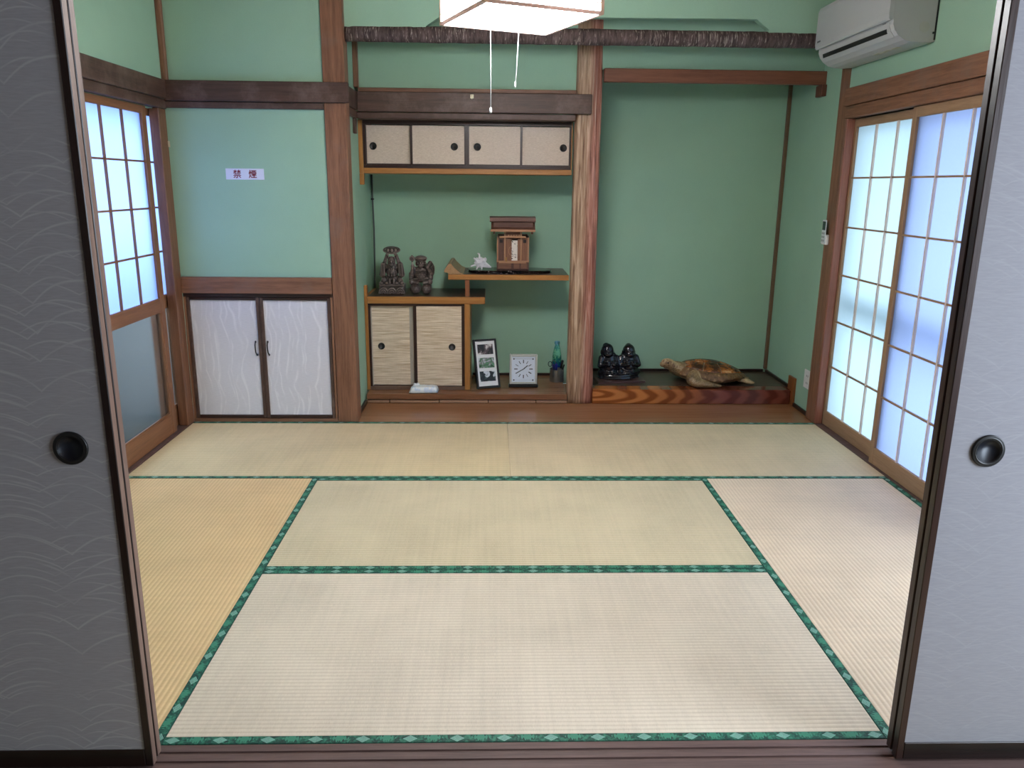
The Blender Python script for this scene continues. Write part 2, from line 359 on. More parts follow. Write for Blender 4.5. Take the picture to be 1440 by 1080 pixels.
T('thin dark upright at the panel edge under the log', DK('z'), -0.885, -0.858, 3.10, 3.14, 1.872, 2.3)
T('red-brown lintel across the top of the turtle alcove', wood('red_lintel', (104, 62, 44), (136, 88, 66), 'x', 0.45), 0.545, 1.825, 3.075, 3.12, 1.915, 1.988)
T('short tail block under the end of the red-brown lintel', wood('red_lintel_z', (88, 50, 36), (112, 70, 52), 'z', 0.45), 1.796, 1.826, 3.06, 3.15, 1.852, 1.9145)
T('dark rail above the paper screens', DK('y'), 1.778, 1.83, 0.0, 2.70, 1.762, 1.850)
T('dark lintel over the paper screens', DK('y'), 1.79, 1.93, 0.12, 2.70, 1.700, 1.760)
T('thin corner strip in the far corner of the turtle alcove', wood('corner_strip', (92, 70, 52), (118, 92, 70), 'z', 0.5), 1.803, 1.825, 3.598, 3.62, 0.115, CEIL)
# right wall sill and left wall sill, baseboards
T('floor sill under the paper screens', SILLM, 1.801, 1.93, 0.12, 2.70, -0.04, 0.0, bev=0.001)
T('floor sill under the left window', SILLM, -1.95, -1.801, 1.50, 2.70, -0.04, 0.004, bev=0.001)
S('baseboard_left', B1(-0.885, -0.872, 2.816, 3.10, 0.0, 0.025), BL('y'), 'dark strip at the foot of the shelf alcove side wall')
S('baseboard_right', B1(1.812, 1.825, 2.82, 3.06, 0.0, 0.022), BL('y'), 'dark strip at the foot of the turtle alcove side wall')
S('baseboard_back', B1(0.56, 1.80, 3.607, 3.62, 0.0945, 0.112), BL('x'), 'dark strip along the rear of the turtle platform')
S('baseboard_toko_side', B1(1.812, 1.825, 3.18, 3.60, 0.0945, 0.112), BL('y'), 'dark strip along the side of the turtle platform')
S('baseboard_shelf_back', B1(-0.22, 0.38, 3.607, 3.62, 0.0615, 0.078), BL('x'), 'dark strip behind the clock and the pen cup')
# threshold with two grooves, lintel above the opening
prof = [(0, -0.05), (0, -0.001), (-0.023, -0.001), (-0.023, -0.005), (-0.046, -0.005), (-0.046, -0.001), (-0.055, -0.001), (-0.055, -0.005), (-0.078, -0.005), (-0.078, -0.001), (-0.106, -0.001), (-0.106, -0.05)]
S('trim_threshold', prism(BM(), prof, 'x', -1.8, 1.8), SILLM, 'worn grooved wooden threshold in front of the straw mats')
S('trim_lintel', B1(-1.8, 1.8, -0.105, -0.001, 1.706, 1.77), wood('pale_lintel', (120, 108, 98), (150, 138, 126), 'x', 0.5), 'wooden head rail over the sliding door opening')

# ------------------------------------------------------------------ tatami mats
mats = [  # per-mat tints stand in for the sheen set by rush direction
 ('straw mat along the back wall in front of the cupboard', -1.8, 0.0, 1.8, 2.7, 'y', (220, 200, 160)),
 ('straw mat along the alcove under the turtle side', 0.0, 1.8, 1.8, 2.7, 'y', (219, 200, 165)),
 ('straw mat toned browner for its sheen, lying lengthways beside the left window', -1.8, -0.9, 0.0, 1.8, 'x', (224, 192, 144)),
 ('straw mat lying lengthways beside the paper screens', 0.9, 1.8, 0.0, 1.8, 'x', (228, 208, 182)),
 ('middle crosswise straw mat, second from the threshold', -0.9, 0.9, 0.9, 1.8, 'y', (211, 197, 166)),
 ('crosswise straw mat toned paler for its sheen, right at the threshold', -0.9, 0.9, 0.0, 0.9, 'y', (219, 206, 186)),
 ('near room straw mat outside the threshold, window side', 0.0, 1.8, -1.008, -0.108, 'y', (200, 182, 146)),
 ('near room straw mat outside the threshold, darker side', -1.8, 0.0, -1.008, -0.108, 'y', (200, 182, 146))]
brx, bry = brocade('green_brocade_x', 'x'), brocade('green_brocade_y', 'y')
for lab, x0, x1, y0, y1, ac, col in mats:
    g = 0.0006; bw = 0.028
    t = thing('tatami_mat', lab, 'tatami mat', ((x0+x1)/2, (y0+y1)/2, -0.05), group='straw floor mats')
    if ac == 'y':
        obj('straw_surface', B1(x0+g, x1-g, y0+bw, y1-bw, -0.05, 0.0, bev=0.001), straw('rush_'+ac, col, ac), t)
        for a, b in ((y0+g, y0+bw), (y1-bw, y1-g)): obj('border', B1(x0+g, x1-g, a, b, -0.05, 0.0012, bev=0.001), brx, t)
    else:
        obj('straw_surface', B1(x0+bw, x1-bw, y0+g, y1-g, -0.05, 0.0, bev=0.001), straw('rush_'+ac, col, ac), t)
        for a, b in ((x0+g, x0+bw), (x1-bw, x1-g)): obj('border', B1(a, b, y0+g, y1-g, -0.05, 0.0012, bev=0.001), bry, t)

# ------------------------------------------------------------------ sliding paper doors in the foreground
FUS = waves('grey_wave_paper', (150, 148, 152), (182, 180, 182), 0.165, 0.046, 0.030, sharp=0.06, strength=0.55, dist=0.06)
FUS2 = waves('grey_wave_paper_stained', (152, 151, 158), (178, 177, 182), 0.165, 0.046, 0.030, stain=(1.045, 0.60, 0.024), strength=0.22, sharp=0.055, dist=0.06)
WE = wood('lit_edge_wood', (84, 62, 52), (124, 98, 86), 'z', 0.55)
def fusuma(n, lab, x0, x1, y0, y1, paper, pull=None, face=None, edge=None):
    r = sroot('door_%d' % n, lab, ((x0+x1)/2, (y0+y1)/2, 0)); z0, z1 = 0.004, 1.705; w = 0.017
    fz = 0.045
    obj('paper_panel', B1(x0+w, x1-w, y0+0.003, y1-0.003, z0+fz, z1-w), paper, r)
    for a, b in ((x0, x0+w), (x1-w, x1)):
        o = obj('stile', B1(a, b, y0, y1, z0, z1, bev=0.0015), face or BL('z'), r)
        o.data.materials.append(edge or WE)
        for p in o.data.polygons:                      # meeting edge toned for the light falling on each door
            if abs(p.normal.x) > 0.9: p.material_index = 1
    obj('rail', B1(x0+w, x1-w, y0, y1, z0, z0+fz, bev=0.0015), BL('x'), r); obj('rail', B1(x0+w, x1-w, y0, y1, z1-w, z1), BL('x'), r)
    if pull:
        px, pz = pull
        p = obj('finger_pull', lathe(BM(), [(0.020, 0.0), (0.0255, 0.0), (0.027, -0.004), (0.0285, -0.0052), (0.031, -0.0052), (0.0325, -0.004), (0.034, -0.0048), (0.036, -0.004), (0.0365, -0.0004), (0.036, 0.002), (0.020, 0.002)], (px, y0+0.0026, pz), 'y', 40), BLACKM, r, smooth=True)
        obj('dish', lathe(BM(), [(0.0, -0.0004), (0.026, -0.0004), (0.0262, -0.0042), (0.0268, -0.0042), (0.0268, 0.001), (0.0, 0.001)], (px, y0+0.0026, pz), 'y', 40), plain('blued_metal', (16, 20, 30), 0.4, metal=0.3), p, smooth=True)
fusuma(1, 'grey wave-patterned sliding door with black pull, shaded, next to the left window', -1.79, -0.885, -0.0775, -0.0565, FUS, (-0.978, 0.792))
fusuma(2, 'second sliding door tucked behind the shaded grey door', -1.79, -0.888, -0.0455, -0.0245, FUS)
fusuma(3, 'pale bluish grey sliding door with black ringed pull and a faint stain', 0.884, 1.79, -0.0775, -0.0565, FUS2, (0.985, 0.788), LQ('z'), BL('z'))
fusuma(4, 'second sliding door tucked behind the pale bluish door', 0.887, 1.79, -0.0455, -0.0245, FUS, None, LQ('z'), LQ('z'))

# ------------------------------------------------------------------ windows
PAPER_R1 = paper_lit('bright_shoji_paper', (152, 172, 180)); PAPER_R2 = paper_lit('cooler_shoji_paper', (136, 152, 190)); PAPER_L = paper_lit('left_shoji_paper', (150, 178, 254), 0.96)
def shoji(n, lab, xf, inw, y0, y1, z0, z1, st, zb, zt, cols, rows, wood_, paper, lower=None):
    """xf: room-side face; inw: +1 if outside lies to +x"""
    r = sroot('window_%d' % n, lab, (xf, (y0+y1)/2, z0)); d = 0.028*inw; X = lambda a: xf + a*inw
    def bb(name, a, b, c, e, f, g, mt, bev=0.0015): lo, hi = sorted((X(a), X(b))); return obj(name, B1(lo, hi, c, e, f, g, bev=bev), mt, r)
    for a, b in ((y0, y0+st), (y1-st, y1)): bb('stile', 0, 0.028, a, b, z0, z1, wood_('z'))
    bb('top_rail', 0, 0.028, y0+st, y1-st, zt, z1, wood_('y')); bb('bottom_rail', 0.001, 0.027, y0+st, y1-st, z0, zb if not lower else lower[0], wood_('y'))
    pz = zb
    if lower:
        bb('middle_rail', 0, 0.028, y0+st, y1-st, lower[1], zb, wood_('y'))
        bb('glass_pane', 0.012, 0.016, y0+st, y1-st, lower[0], lower[1], GLS, 0)
        bb('bead', 0.002, 0.011, y1-st-0.012, y1-st, lower[0], lower[1], wood_('z'))
        bb('bead', 0.002, 0.011, y0+st, y1-st-0.012, lower[0], lower[0]+0.012, wood_('y'))
    ya, yb = y0+st, y1-st; ys = [ya+(yb-ya)*i/cols for i in range(cols+1)]; zs = [pz+(zt-pz)*i/rows for i in range(rows+1)]
    for y in ys[1:-1]: bb('muntin', 0.001, 0.0115, y-0.005, y+0.005, pz, zt, MUN if wood_ is SH else wood_('z'), 0)
    for z in zs[1:-1]: bb('muntin', 0.003, 0.0115, ya, yb, z-0.0045, z+0.0045, wood_('y'), 0)
    for i in range(cols):
        for k in range(rows):
            bq = quad(BM(), [(X(0.0125), ys[i], zs[k]), (X(0.0125), ys[i+1], zs[k]), (X(0.0125), ys[i+1], zs[k+1]), (X(0.0125), ys[i], zs[k+1])])
            obj('paper_pane' if paper is not GLS else 'glass_pane', bq, paper, r)
MUN = wood('backlit_muntin_wood', (206, 188, 176), (226, 210, 200), 'z', 0.5)  # uprights paler than crossbars: light on them put into the colour
GLS = glass('faintly_frosted_glass', 0.2, (0.74, 0.79, 0.80))
shoji(1, 'half-glazed screen door with paper panes over grey glass', -1.826, -1, 1.565, 2.515, 0.006, 1.703, 0.05, 0.745, 1.665, 4, 4, RB, PAPER_L, (0.115, 0.672))
shoji(2, 'half-glazed door behind the first screen door, cut narrow to pass daylight', -1.857, -1, 2.455, 2.699, 0.006, 1.703, 0.041, 0.745, 1.665, 1, 4, RB, PAPER_L, (0.115, 0.672))  # full door cut short where unseen, so daylight reaches the front paper
shoji(3, 'tall paper screen door beside the red-brown post', 1.846, 1, 1.981, 2.699, 0.002, 1.698, 0.034, 0.085, 1.655, 3, 6, SH, PAPER_R1)
shoji(4, 'tall paper screen door nearer the pale sliding door', 1.813, 1, 1.10, 2.034, 0.002, 1.698, 0.038, 0.087, 1.652, 4, 6, SH, PAPER_R2)
T('latch side closing strip of the left window opening', DK('z'), -1.93, -1.80, 1.50, 1.555, 0.004, 1.705)
T('closing strip of the open stretch added for daylight beyond the screens', DK('z'), 1.80, 1.93, 0.12, 0.16, 0.0, 1.70)
r = sroot('window_5', 'aluminium outer sash behind the paper screens', (1.985, 1.4, 0)); AL = plain('aluminium_sash', (150, 152, 155), 0.4, metal=0.5)
for a in (1.02, 1.90, 2.62): obj('stile', B1(1.965, 1.99, a, a+0.045, -0.02, 1.70), AL, r)
for a, b_ in ((-0.02, 0.06), (0.69, 0.775), (1.655, 1.70)):
    for y_ in ((1.065, 1.899), (1.946, 2.619)): obj('rail', B1(1.966, 1.989, y_[0], y_[1], a, b_), AL, r)
S('roof_eave', B1(2.0, 2.75, -0.4, 3.6, 2.02, 2.10), plain('eave_board', (140, 130, 118), 0.7), 'house eave outside above the paper screens')
# fence outside the left window, seen through the lower glass
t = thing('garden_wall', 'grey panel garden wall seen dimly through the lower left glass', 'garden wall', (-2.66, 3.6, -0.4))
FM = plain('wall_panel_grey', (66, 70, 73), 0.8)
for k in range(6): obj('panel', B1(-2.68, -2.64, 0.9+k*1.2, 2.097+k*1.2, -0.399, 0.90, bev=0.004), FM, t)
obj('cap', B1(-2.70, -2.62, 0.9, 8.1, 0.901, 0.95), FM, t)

# ------------------------------------------------------------------ built-in cupboard on the left of the back wall
CUPP = waves('flame_line_paper', (214, 213, 218), (236, 235, 238), 0.34, 0.085, 0.022, swap=True, sharp=0.085, strength=0.75, dist=0.13)
t = thing('built_in_cupboard', 'low built-in cupboard with two pale paper doors under the notice', 'cupboard', (-1.38, 2.71, 0))
obj('head_board', B1(-1.80, -0.978, 2.688, 2.73, 0.742, 0.832, bev=0.003), DK('x'), t)
obj('frame', B1(-1.80, -0.978, 2.70, 2.75, 0.722, 0.741), LQ('x'), t); obj('frame', B1(-1.80, -0.978, 2.70, 2.75, 0.0, 0.020), DK('x'), t)
obj('frame', B1(-1.80, -1.788, 2.70, 2.75, 0.02, 0.722), DK('z'), t); obj('frame', B1(-0.990, -0.978, 2.70, 2.75, 0.02, 0.722), DK('z'), t)
obj('carcass', B1(-1.79, -0.985, 2.76, 3.04, 0.0, 0.80), DK('x'), t)
for x0, x1, hx in ((-1.786, -1.386, -1.421), (-1.3835, -0.992, -1.353)):
    w = 0.018
    d = obj('door', B1(x0+w, x1-w, 2.712, 2.728, 0.04, 0.704), CUPP, t)
    for a, b in ((x0, x0+w), (x1-w, x1)): obj('stile', B1(a, b, 2.702, 2.735, 0.022, 0.720, bev=0.002), NG('z'), d)
    for a, b in ((0.022, 0.040), (0.704, 0.720)): obj('rail', B1(x0+w, x1-w, 2.702, 2.735, a, b, bev=0.002), LQ('x'), d)
    pts = [(hx, 2.711, 0.468), (hx, 2.700, 0.466), (hx+0.001, 2.688, 0.452), (hx+0.002, 2.684, 0.432), (hx+0.003, 2.688, 0.410), (hx+0.004, 2.700, 0.396), (hx+0.004, 2.711, 0.394)]
    h = obj('handle', tube(BM(), pts, 0.0034, 8), BLACKM, d, smooth=True)
    hb_ = BM(); ball(hb_, (hx, 2.706, 0.468), (0.0055, 0.006, 0.008)); ball(hb_, (hx+0.004, 2.706, 0.394), (0.0055, 0.006, 0.008))
    bmesh.ops.translate(hb_, vec=-WLOC[t.name], verts=hb_.verts[:]); me = h.data; b2 = bmesh.new(); b2.from_mesh(me)
    me_t = bpy.data.meshes.new('t'); hb_.to_mesh(me_t); hb_.free(); b2.from_mesh(me_t); b2.to_mesh(me); b2.free(); bpy.data.meshes.remove(me_t)

# ------------------------------------------------------------------ notice
t = thing('no_smoking_sign', 'small white no smoking notice with dark red characters on green wall', 'sign', (-1.4145, 2.711, 1.381))
obj('plate', B1(-1.516, -1.313, 2.7095, 2.7119, 1.352, 1.4095, bev=0.0006), plain('sign_white', (214, 218, 232), 0.35, var=0.01), t)
def lettering(txt, size, x, y, z, m, parent, nm='lettering', bold=0.0):
    c = bpy.data.curves.new('tmp', 'FONT'); c.body = txt; c.size = size; c.offset = bold; c.align_x = 'CENTER'; c.align_y = 'CENTER'; c.extrude = 0.0002
    o = bpy.data.objects.new('tmp', c); C.objects.link(o)
    me = bpy.data.meshes.new_from_object(o.evaluated_get(bpy.context.evaluated_depsgraph_get())); bpy.data.objects.remove(o); bpy.data.curves.remove(c)
    b = bmesh.new(); b.from_mesh(me); bpy.data.meshes.remove(me)
    xs = [v.co.x for v in b.verts]; ys = [v.co.y for v in b.verts]; cx, cy = (min(xs)+max(xs))/2, (min(ys)+max(ys))/2
    for v in b.verts: v.co = Vector((v.co.x-cx+x, y - v.co.z, v.co.y-cy+z))
    return obj(nm, b, m, parent)
RED = plain('sign_red', (122, 18, 34), 0.4, var=0.02)
lettering('禁', 0.045, -1.4555, 2.7090, 1.3815, RED, t, bold=0.0006); lettering('煙', 0.045, -1.3735, 2.7090, 1.3815, RED, t, bold=0.0006)

# ------------------------------------------------------------------ bark log beam and carved alcove post
bm = BM(); n = 26; K = 150; rings = []
for i in range(K+1):
    x = -0.862 + i*(2.687/K); ring = []
    for k in range(n):
        a = 2*PI*k/n; v = Vector((x*16, math.cos(a)*1.4, math.sin(a)*1.4))
        r = 0.0395 + 0.0022*noise.noise(v) + 0.0016*noise.noise(v*2.7) + 0.002*noise.noise(Vector((x*1.5, 0, 5)))
        ring.append(bm.verts.new((x, 2.778+r*math.cos(a), 2.098+r*math.sin(a))))
    rings.append(ring)
for a, b in zip(rings, rings[1:]):
    for k in range(n): bm.faces.new((a[k], a[(k+1) % n], b[(k+1) % n], b[k]))
bm.faces.new(rings[0][::-1]); bm.faces.new(rings[-1]); bmesh.ops.recalc_face_normals(bm, faces=bm.faces[:])
m = N('rough_bark'); f = m.noise(m.co((60, 9, 9)), 1.0, 6, 0.75); g = m.noise(m.co((26, 26, 26)), 1.0, 4); w = m.noise(m.co((150, 22, 22)), 1.0, 3, 0.6)
col = m.ramp(f, [(0.30, s2l((36, 27, 27))), (0.55, s2l((88, 74, 72))), (0.75, s2l((130, 116, 112)))])
big = m.noise(m.co((2.2, 2, 2)), 1.0, 2)
mk = m.ramp(m.math('ADD', w, m.math('MULTIPLY', m.math('SUBTRACT', big, 0.5), 0.35)), [(0.57, (0, 0, 0)), (0.66, (1, 1, 1))]); col = m.mix(m.math('MULTIPLY', mk, 0.75), col, s2l((170, 160, 150)) + (1,))
BARK = m.bsdf(col, 0.8, m.bump(m.math('ADD', f, g), 0.6, 0.006), 0.3)
lg = obj('bark_log_beam', bm, BARK, smooth=True); tag(lg, 'rough bark-covered log running across under the hanging wall', 'log beam')

bm = BM(); n = 96; K = 70; rings = []
for i in range(K+1):
    z = 0.001 + i*(CEIL-0.002)/K; ring = []
    for k in range(n):
        a = 2*PI*k/n; ca, sa = math.cos(a), math.sin(a); p = 4.2
        hw = 0.0745 + 0.004*(1 - z/2.4); hd = 0.060
        rr = (abs(ca)**p + abs(sa)**p)**(-1/p)
        v = Vector((ca*9, sa*9, z*1.6)); d = 0.0042*noise.noise(v) + 0.0042*noise.noise(Vector((ca*20 + 0.8*noise.noise(Vector((0, 0, z*3))), sa*20, z*3.0)))
        q = abs(noise.noise(Vector((ca*13+3, sa*13, z*1.1)))); d -= 0.003*max(0, 0.16-q)/0.16
        ring.append(bm.verts.new((0.4665 + ca*(rr*hw+d), 3.165 + sa*(rr*hd+d), z)))
    rings.append(ring)
for a, b in zip(rings, rings[1:]):
    for k in range(n): bm.faces.new((a[k], a[(k+1) % n], b[(k+1) % n], b[k]))
bm.faces.new(rings[0][::-1]); bm.faces.new(rings[-1]); bmesh.ops.recalc_face_normals(bm, faces=bm.faces[:])
m = N('carved_post_wood'); v = m.co(); sp = m.n('SeparateXYZ'); m.l(v, sp.inputs[0])
f = m.noise(m.co((62, 62, 3.0)), 1.0, 4, 0.6, 0.9); sw = m.noise(m.co((3, 3, 1.2)), 1.0, 2)
sap = m.ramp(f, [(0.34, s2l((112, 80, 58))), (0.52, s2l((166, 134, 106))), (0.70, s2l((212, 186, 158)))])
hrt = m.ramp(f, [(0.34, s2l((118, 68, 54))), (0.52, s2l((160, 104, 86))), (0.70, s2l((202, 152, 136)))])
k = m.math('MULTIPLY_ADD', sp.outputs['X'], 22.0, -22*0.474+0.5); k = m.math('ADD', k, m.math('MULTIPLY', m.math('SUBTRACT', sw, 0.5), 1.4)); cl = m.n('Clamp'); m.l(k, cl.inputs[0])
col = m.mix(cl.outputs[0], sap, hrt)
ln = m.ramp(m.noise(m.co((75, 75, 0.9), (2, 0, 0)), 1.0, 2, 0.5, 0.6), [(0.62, (0, 0, 0)), (0.70, (1, 1, 1))]); col = m.mix(m.math('MULTIPLY', ln, 0.6), col, s2l((214, 192, 172)) + (1,))
POSTM = m.bsdf(col, 0.42, m.bump(f, 0.9, 0.008), 0.45)
po = obj('alcove_post', bm, POSTM, smooth=True); tag(po, 'thick ribbed tan and reddish post between the shelves and turtle alcove', 'post')

# ------------------------------------------------------------------ alcove floor board, shelf platform, turtle platform
bm = B1(-0.885, 1.825, 2.702, 3.62, -0.04, 0.0, bev=0.001)
o = obj('alcove_floor_board', bm, FB); tag(o, 'long polished brown floor board across the foot of both alcoves', 'floor board')
t = thing('shelf_platform', 'low brown platform under the small cabinet, clock and frame', 'platform', (-0.25, 3.36, 0))
obj('board', B1(-0.872, 0.386, 3.10, 3.618, 0.026, 0.062, bev=0.002), wood('platform_board', (112, 74, 50), (146, 102, 74), 'x', 0.25, 0.8), t)
obj('core', B1(-0.872, 0.386, 3.135, 3.61, 0.001, 0.0255), BL('x'), t)
PS = wood('pale_strip', (140, 104, 82), (176, 140, 116), 'x', 0.4)
for a, b in ((-0.870, -0.735), (-0.729, -0.425), (-0.419, -0.115), (-0.109, 0.187), (0.193, 0.386)): obj('strip', B1(a, b, 3.106, 3.134, 0.002, 0.019, bev=0.002), PS, t)

m = N('figured_glossy_beam'); w = m.n('TexWave', wave_type='RINGS', rings_direction='Y'); m.l(m.co((1.2, 1.2, 5.5), (0.74, 0, -0.36)), w.inputs[0]); w.inputs['Scale'].default_value = 2.1; w.inputs['Distortion'].default_value = 5.5; w.inputs['Detail'].default_value = 2; w.inputs['Detail Scale'].default_value = 0.8
sp = m.n('SeparateXYZ'); m.l(m.co(), sp.inputs[0]); nz = m.noise(m.co((2, 2, 2)), 1.0, 2)
a = m.ramp(w.outputs['Fac'], [(0.2, s2l((132, 70, 30))), (0.8, s2l((186, 116, 60)))]); b = m.ramp(w.outputs['Fac'], [(0.2, s2l((92, 42, 32))), (0.8, s2l((122, 64, 50)))])
kk = m.math('MULTIPLY_ADD', sp.outputs['X'], 1.7, m.math('MULTIPLY_ADD', nz, 0.8, 0.12)); cl = m.n('Clamp'); m.l(kk, cl.inputs[0]); col = m.mix(cl.outputs[0], a, b)
KAM = m.bsdf(col, 0.16, None, 0.6)
t = thing('toko_platform', 'raised alcove platform with glossy figured front beam under the turtle', 'platform', (1.18, 3.36, 0))
obj('front_beam', B1(0.546, 1.808, 3.10, 3.20, 0.001, 0.0945, bev=0.004), KAM, t)
obj('top_board', B1(0.546, 1.824, 3.2005, 3.605, 0.001, 0.0940, bev=0.001), wood('toko_top', (66, 52, 42), (94, 78, 64), 'x', 0.36, 0.6), t)
obj('end_block', B1(1.809, 1.8245, 3.065, 3.165, 0.001, 0.178, bev=0.002), wood('end_block_wood', (112, 62, 26), (146, 88, 44), 'z', 0.4), t)

# ------------------------------------------------------------------ cabinets and stepped shelves
def pull(bm_parent, x, y, z, r=0.0215):
    return obj('finger_pull', lathe(BM(), [(0, -0.001), (r*0.62, -0.001), (r*0.72, -0.003), (r*0.86, -0.0045), (r, -0.0035), (r*1.02, 0.0), (r*0.9, 0.001), (0, 0.001)], (x, y, z), 'y', 24), BLACKM, bm_parent, smooth=True)
HEMP = weave('hemp_door_paper', (190, 174, 158), (222, 208, 194), 60, 340); REED = weave('reed_door_paper', (182, 158, 128), (238, 224, 204), 6, 210, 0.06)
t = thing('upper_cabinet', 'long shallow upper cabinet with four hemp-papered sliding doors', 'cabinet', (-0.245, 3.4, 1.4))
Y = 3.2
obj('bottom_board', B1(-0.858, 0.386, Y, 3.62, 1.399, 1.430, bev=0.002), OR('x'), t)
obj('side_board', B1(-0.884, -0.859, Y, 3.62, 1.399, 1.7015, bev=0.002), OR('z'), t); obj('tail_block', B1(-0.884, -0.859, Y, Y+0.035, 1.332, 1.3985, bev=0.002), OR('z'), t)
obj('side_board', B1(0.379, 0.386, Y, 3.62, 1.431, 1.7015, bev=0.001), OR('z'), t)
obj('frame', B1(-0.858, 0.3785, Y+0.006, Y+0.05, 1.6785, 1.7015), LQ('x'), t); obj('frame', B1(-0.858, 0.3785, Y+0.006, Y+0.05, 1.4305, 1.447), LQ('x'), t)
obj('frame', B1(-0.858, -0.842, Y+0.006, Y+0.05, 1.4475, 1.678), LQ('z'), t); obj('frame', B1(0.372, 0.3785, Y+0.006, Y+0.05, 1.4475, 1.678), LQ('z'), t)
obj('back_board', B1(-0.858, 0.3785, 3.60, 3.617, 1.431, 1.70), LQ('x'), t)
for x0, x1, y, px, fl, fr in ((-0.842, -0.566, Y+0.030, -0.802, 0.002, 0.014), (-0.580, -0.2445, Y+0.010, -0.318, 0.014, 0.014), (-0.2435, 0.088, Y+0.010, -0.181, 0.014, 0.014), (0.074, 0.3715, Y+0.030, 0.334, 0.014, 0.003)):
    d = obj('door', B1(x0+fl, x1-fr, y, y+0.014, 1.456, 1.674), HEMP, t)
    obj('stile', B1(x0, x0+fl, y-0.002, y+0.016, 1.448, 1.6775), LQ('z'), d); obj('stile', B1(x1-fr, x1, y-0.002, y+0.016, 1.448, 1.6775), LQ('z'), d)
    obj('rail', B1(x0+fl, x1-fr, y-0.002, y+0.016, 1.448, 1.456), LQ('x'), d); pull(d, px, y, 1.556)
t = thing('lower_cabinet', 'small lower cabinet with two reed-striped sliding doors and overhanging top', 'cabinet', (-0.55, 3.4, 0.062))
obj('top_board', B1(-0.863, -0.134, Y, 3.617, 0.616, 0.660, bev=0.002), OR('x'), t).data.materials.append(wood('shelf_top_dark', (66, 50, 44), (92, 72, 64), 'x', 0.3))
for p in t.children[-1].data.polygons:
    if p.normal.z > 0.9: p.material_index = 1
obj('side_board', B1(-0.8835, -0.864, Y, 3.617, 0.0625, 0.6605, bev=0.002), OR('z'), t); obj('top_block', B1(-0.8835, -0.864, Y, Y+0.035, 0.661, 0.728, bev=0.002), OR('z'), t)
obj('side_board', B1(-0.262, -0.228, Y, 3.617, 0.0625, 0.6155, bev=0.002), OR('z'), t)
obj('frame', B1(-0.8635, -0.2625, Y+0.012, Y+0.06, 0.600, 0.6155), LQ('x'), t); obj('frame', B1(-0.8635, -0.2625, Y+0.004, Y+0.06, 0.0625, 0.082), wood('cabinet_foot_rail', (96, 74, 62), (124, 98, 86), 'x', 0.5), t)
obj('frame', B1(-0.8635, -0.852, Y+0.012, Y+0.06, 0.0825, 0.5995), LQ('z'), t); obj('frame', B1(-0.281, -0.2625, Y+0.012, Y+0.06, 0.0825, 0.5995), LQ('z'), t)
obj('back_board', B1(-0.8635, -0.2625, 3.60, 3.616, 0.0825, 0.61), LQ('x'), t)
GB = plain('grey_edge_strip', (176, 170, 160), 0.6)
for x0, x1, y, px, sl, sr in ((-0.8515, -0.566, Y+0.034, -0.790, 0.006, 0.0), (-0.5835, -0.2815, Y+0.014, -0.342, 0.020, 0.0)):
    d = obj('door', B1(x0+sl, x1-sr, y, y+0.014, 0.088, 0.5985), REED, t)
    obj('stile', B1(x0, x0+sl, y-0.002, y+0.016, 0.0835, 0.5985), LQ('z') if sl > 0.01 else GB, d)
    if sl < 0.01: obj('stile', B1(x1-0.044, x1-0.020, y-0.001, y, 0.088, 0.588), GB, d)
    pull(d, px, y, 0.340)
t = thing('stepped_shelf', 'orange-brown upper shelf with upturned tip joined to the cabinet by a short post', 'shelf', (0.0, 3.4, 0.66))
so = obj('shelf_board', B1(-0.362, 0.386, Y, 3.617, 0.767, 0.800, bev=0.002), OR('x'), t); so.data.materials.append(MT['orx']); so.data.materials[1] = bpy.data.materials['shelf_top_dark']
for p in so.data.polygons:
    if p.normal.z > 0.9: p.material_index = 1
pts = [(-0.362, 0.801), (-0.268, 0.801), (-0.292, 0.812), (-0.325, 0.842), (-0.345, 0.866), (-0.360, 0.862), (-0.372, 0.846), (-0.386, 0.824), (-0.386, 0.812), (-0.362, 0.809)]
obj('upturned_tip', prism(BM(), pts, 'y', Y+0.004, 3.612), wood('tip_wood', (132, 100, 70), (168, 134, 98), 'y', 0.4), t)
obj('post', B1(-0.258, -0.230, Y+0.008, Y+0.038, 0.661, 0.7665, bev=0.002), wood('short_post', (126, 74, 44), (158, 104, 72), 'z', 0.4), t)

# cable down the corner of the alcove
bm = tube(BM(), [(-0.872, 3.604, 1.395), (-0.871, 3.604, 1.25), (-0.868, 3.606, 1.05), (-0.870, 3.604, 0.85), (-0.873, 3.602, 0.70), (-0.872, 3.600, 0.664)], 0.0055)
t = thing('power_cable', 'thin dark grey cable pinned down the alcove corner behind the carved figures', 'cable', (-0.87, 3.604, 0.665))
obj('cord', bm, plain('cable_grey', (70, 78, 76), 0.5), t, smooth=True); obj('staple', B1(-0.880, -0.862, 3.594, 3.6195, 1.236, 1.246), BLACKP, t)

# ------------------------------------------------------------------ ceiling lamp
PINK = wood('pale_pink_lamp_wood', (222, 196, 186), (236, 214, 204), 'x', 0.5); PINKZ = wood('pale_lamp_post', (224, 198, 172), (238, 216, 194), 'z', 0.5)
for m_ in (PINK, PINKZ):
    t_ = m_.node_tree; out = next(n_ for n_ in t_.nodes if n_.type == 'OUTPUT_MATERIAL'); pr = next(n_ for n_ in t_.nodes if n_.type == 'BSDF_PRINCIPLED')
    tl = t_.nodes.new('ShaderNodeBsdfTranslucent'); tl.inputs[0].default_value = (0.8, 0.55, 0.5, 1); mx = t_.nodes.new('ShaderNodeMixShader'); mx.inputs[0].default_value = 0.05
    t_.links.new(pr.outputs[0], mx.inputs[1]); t_.links.new(tl.outputs[0], mx.inputs[2]); t_.links.new(mx.outputs[0], out.inputs[0])
L0 = (-0.002, 1.323, 1.90); ang = math.radians(22.6); hs = 0.2185; LH = 0.235
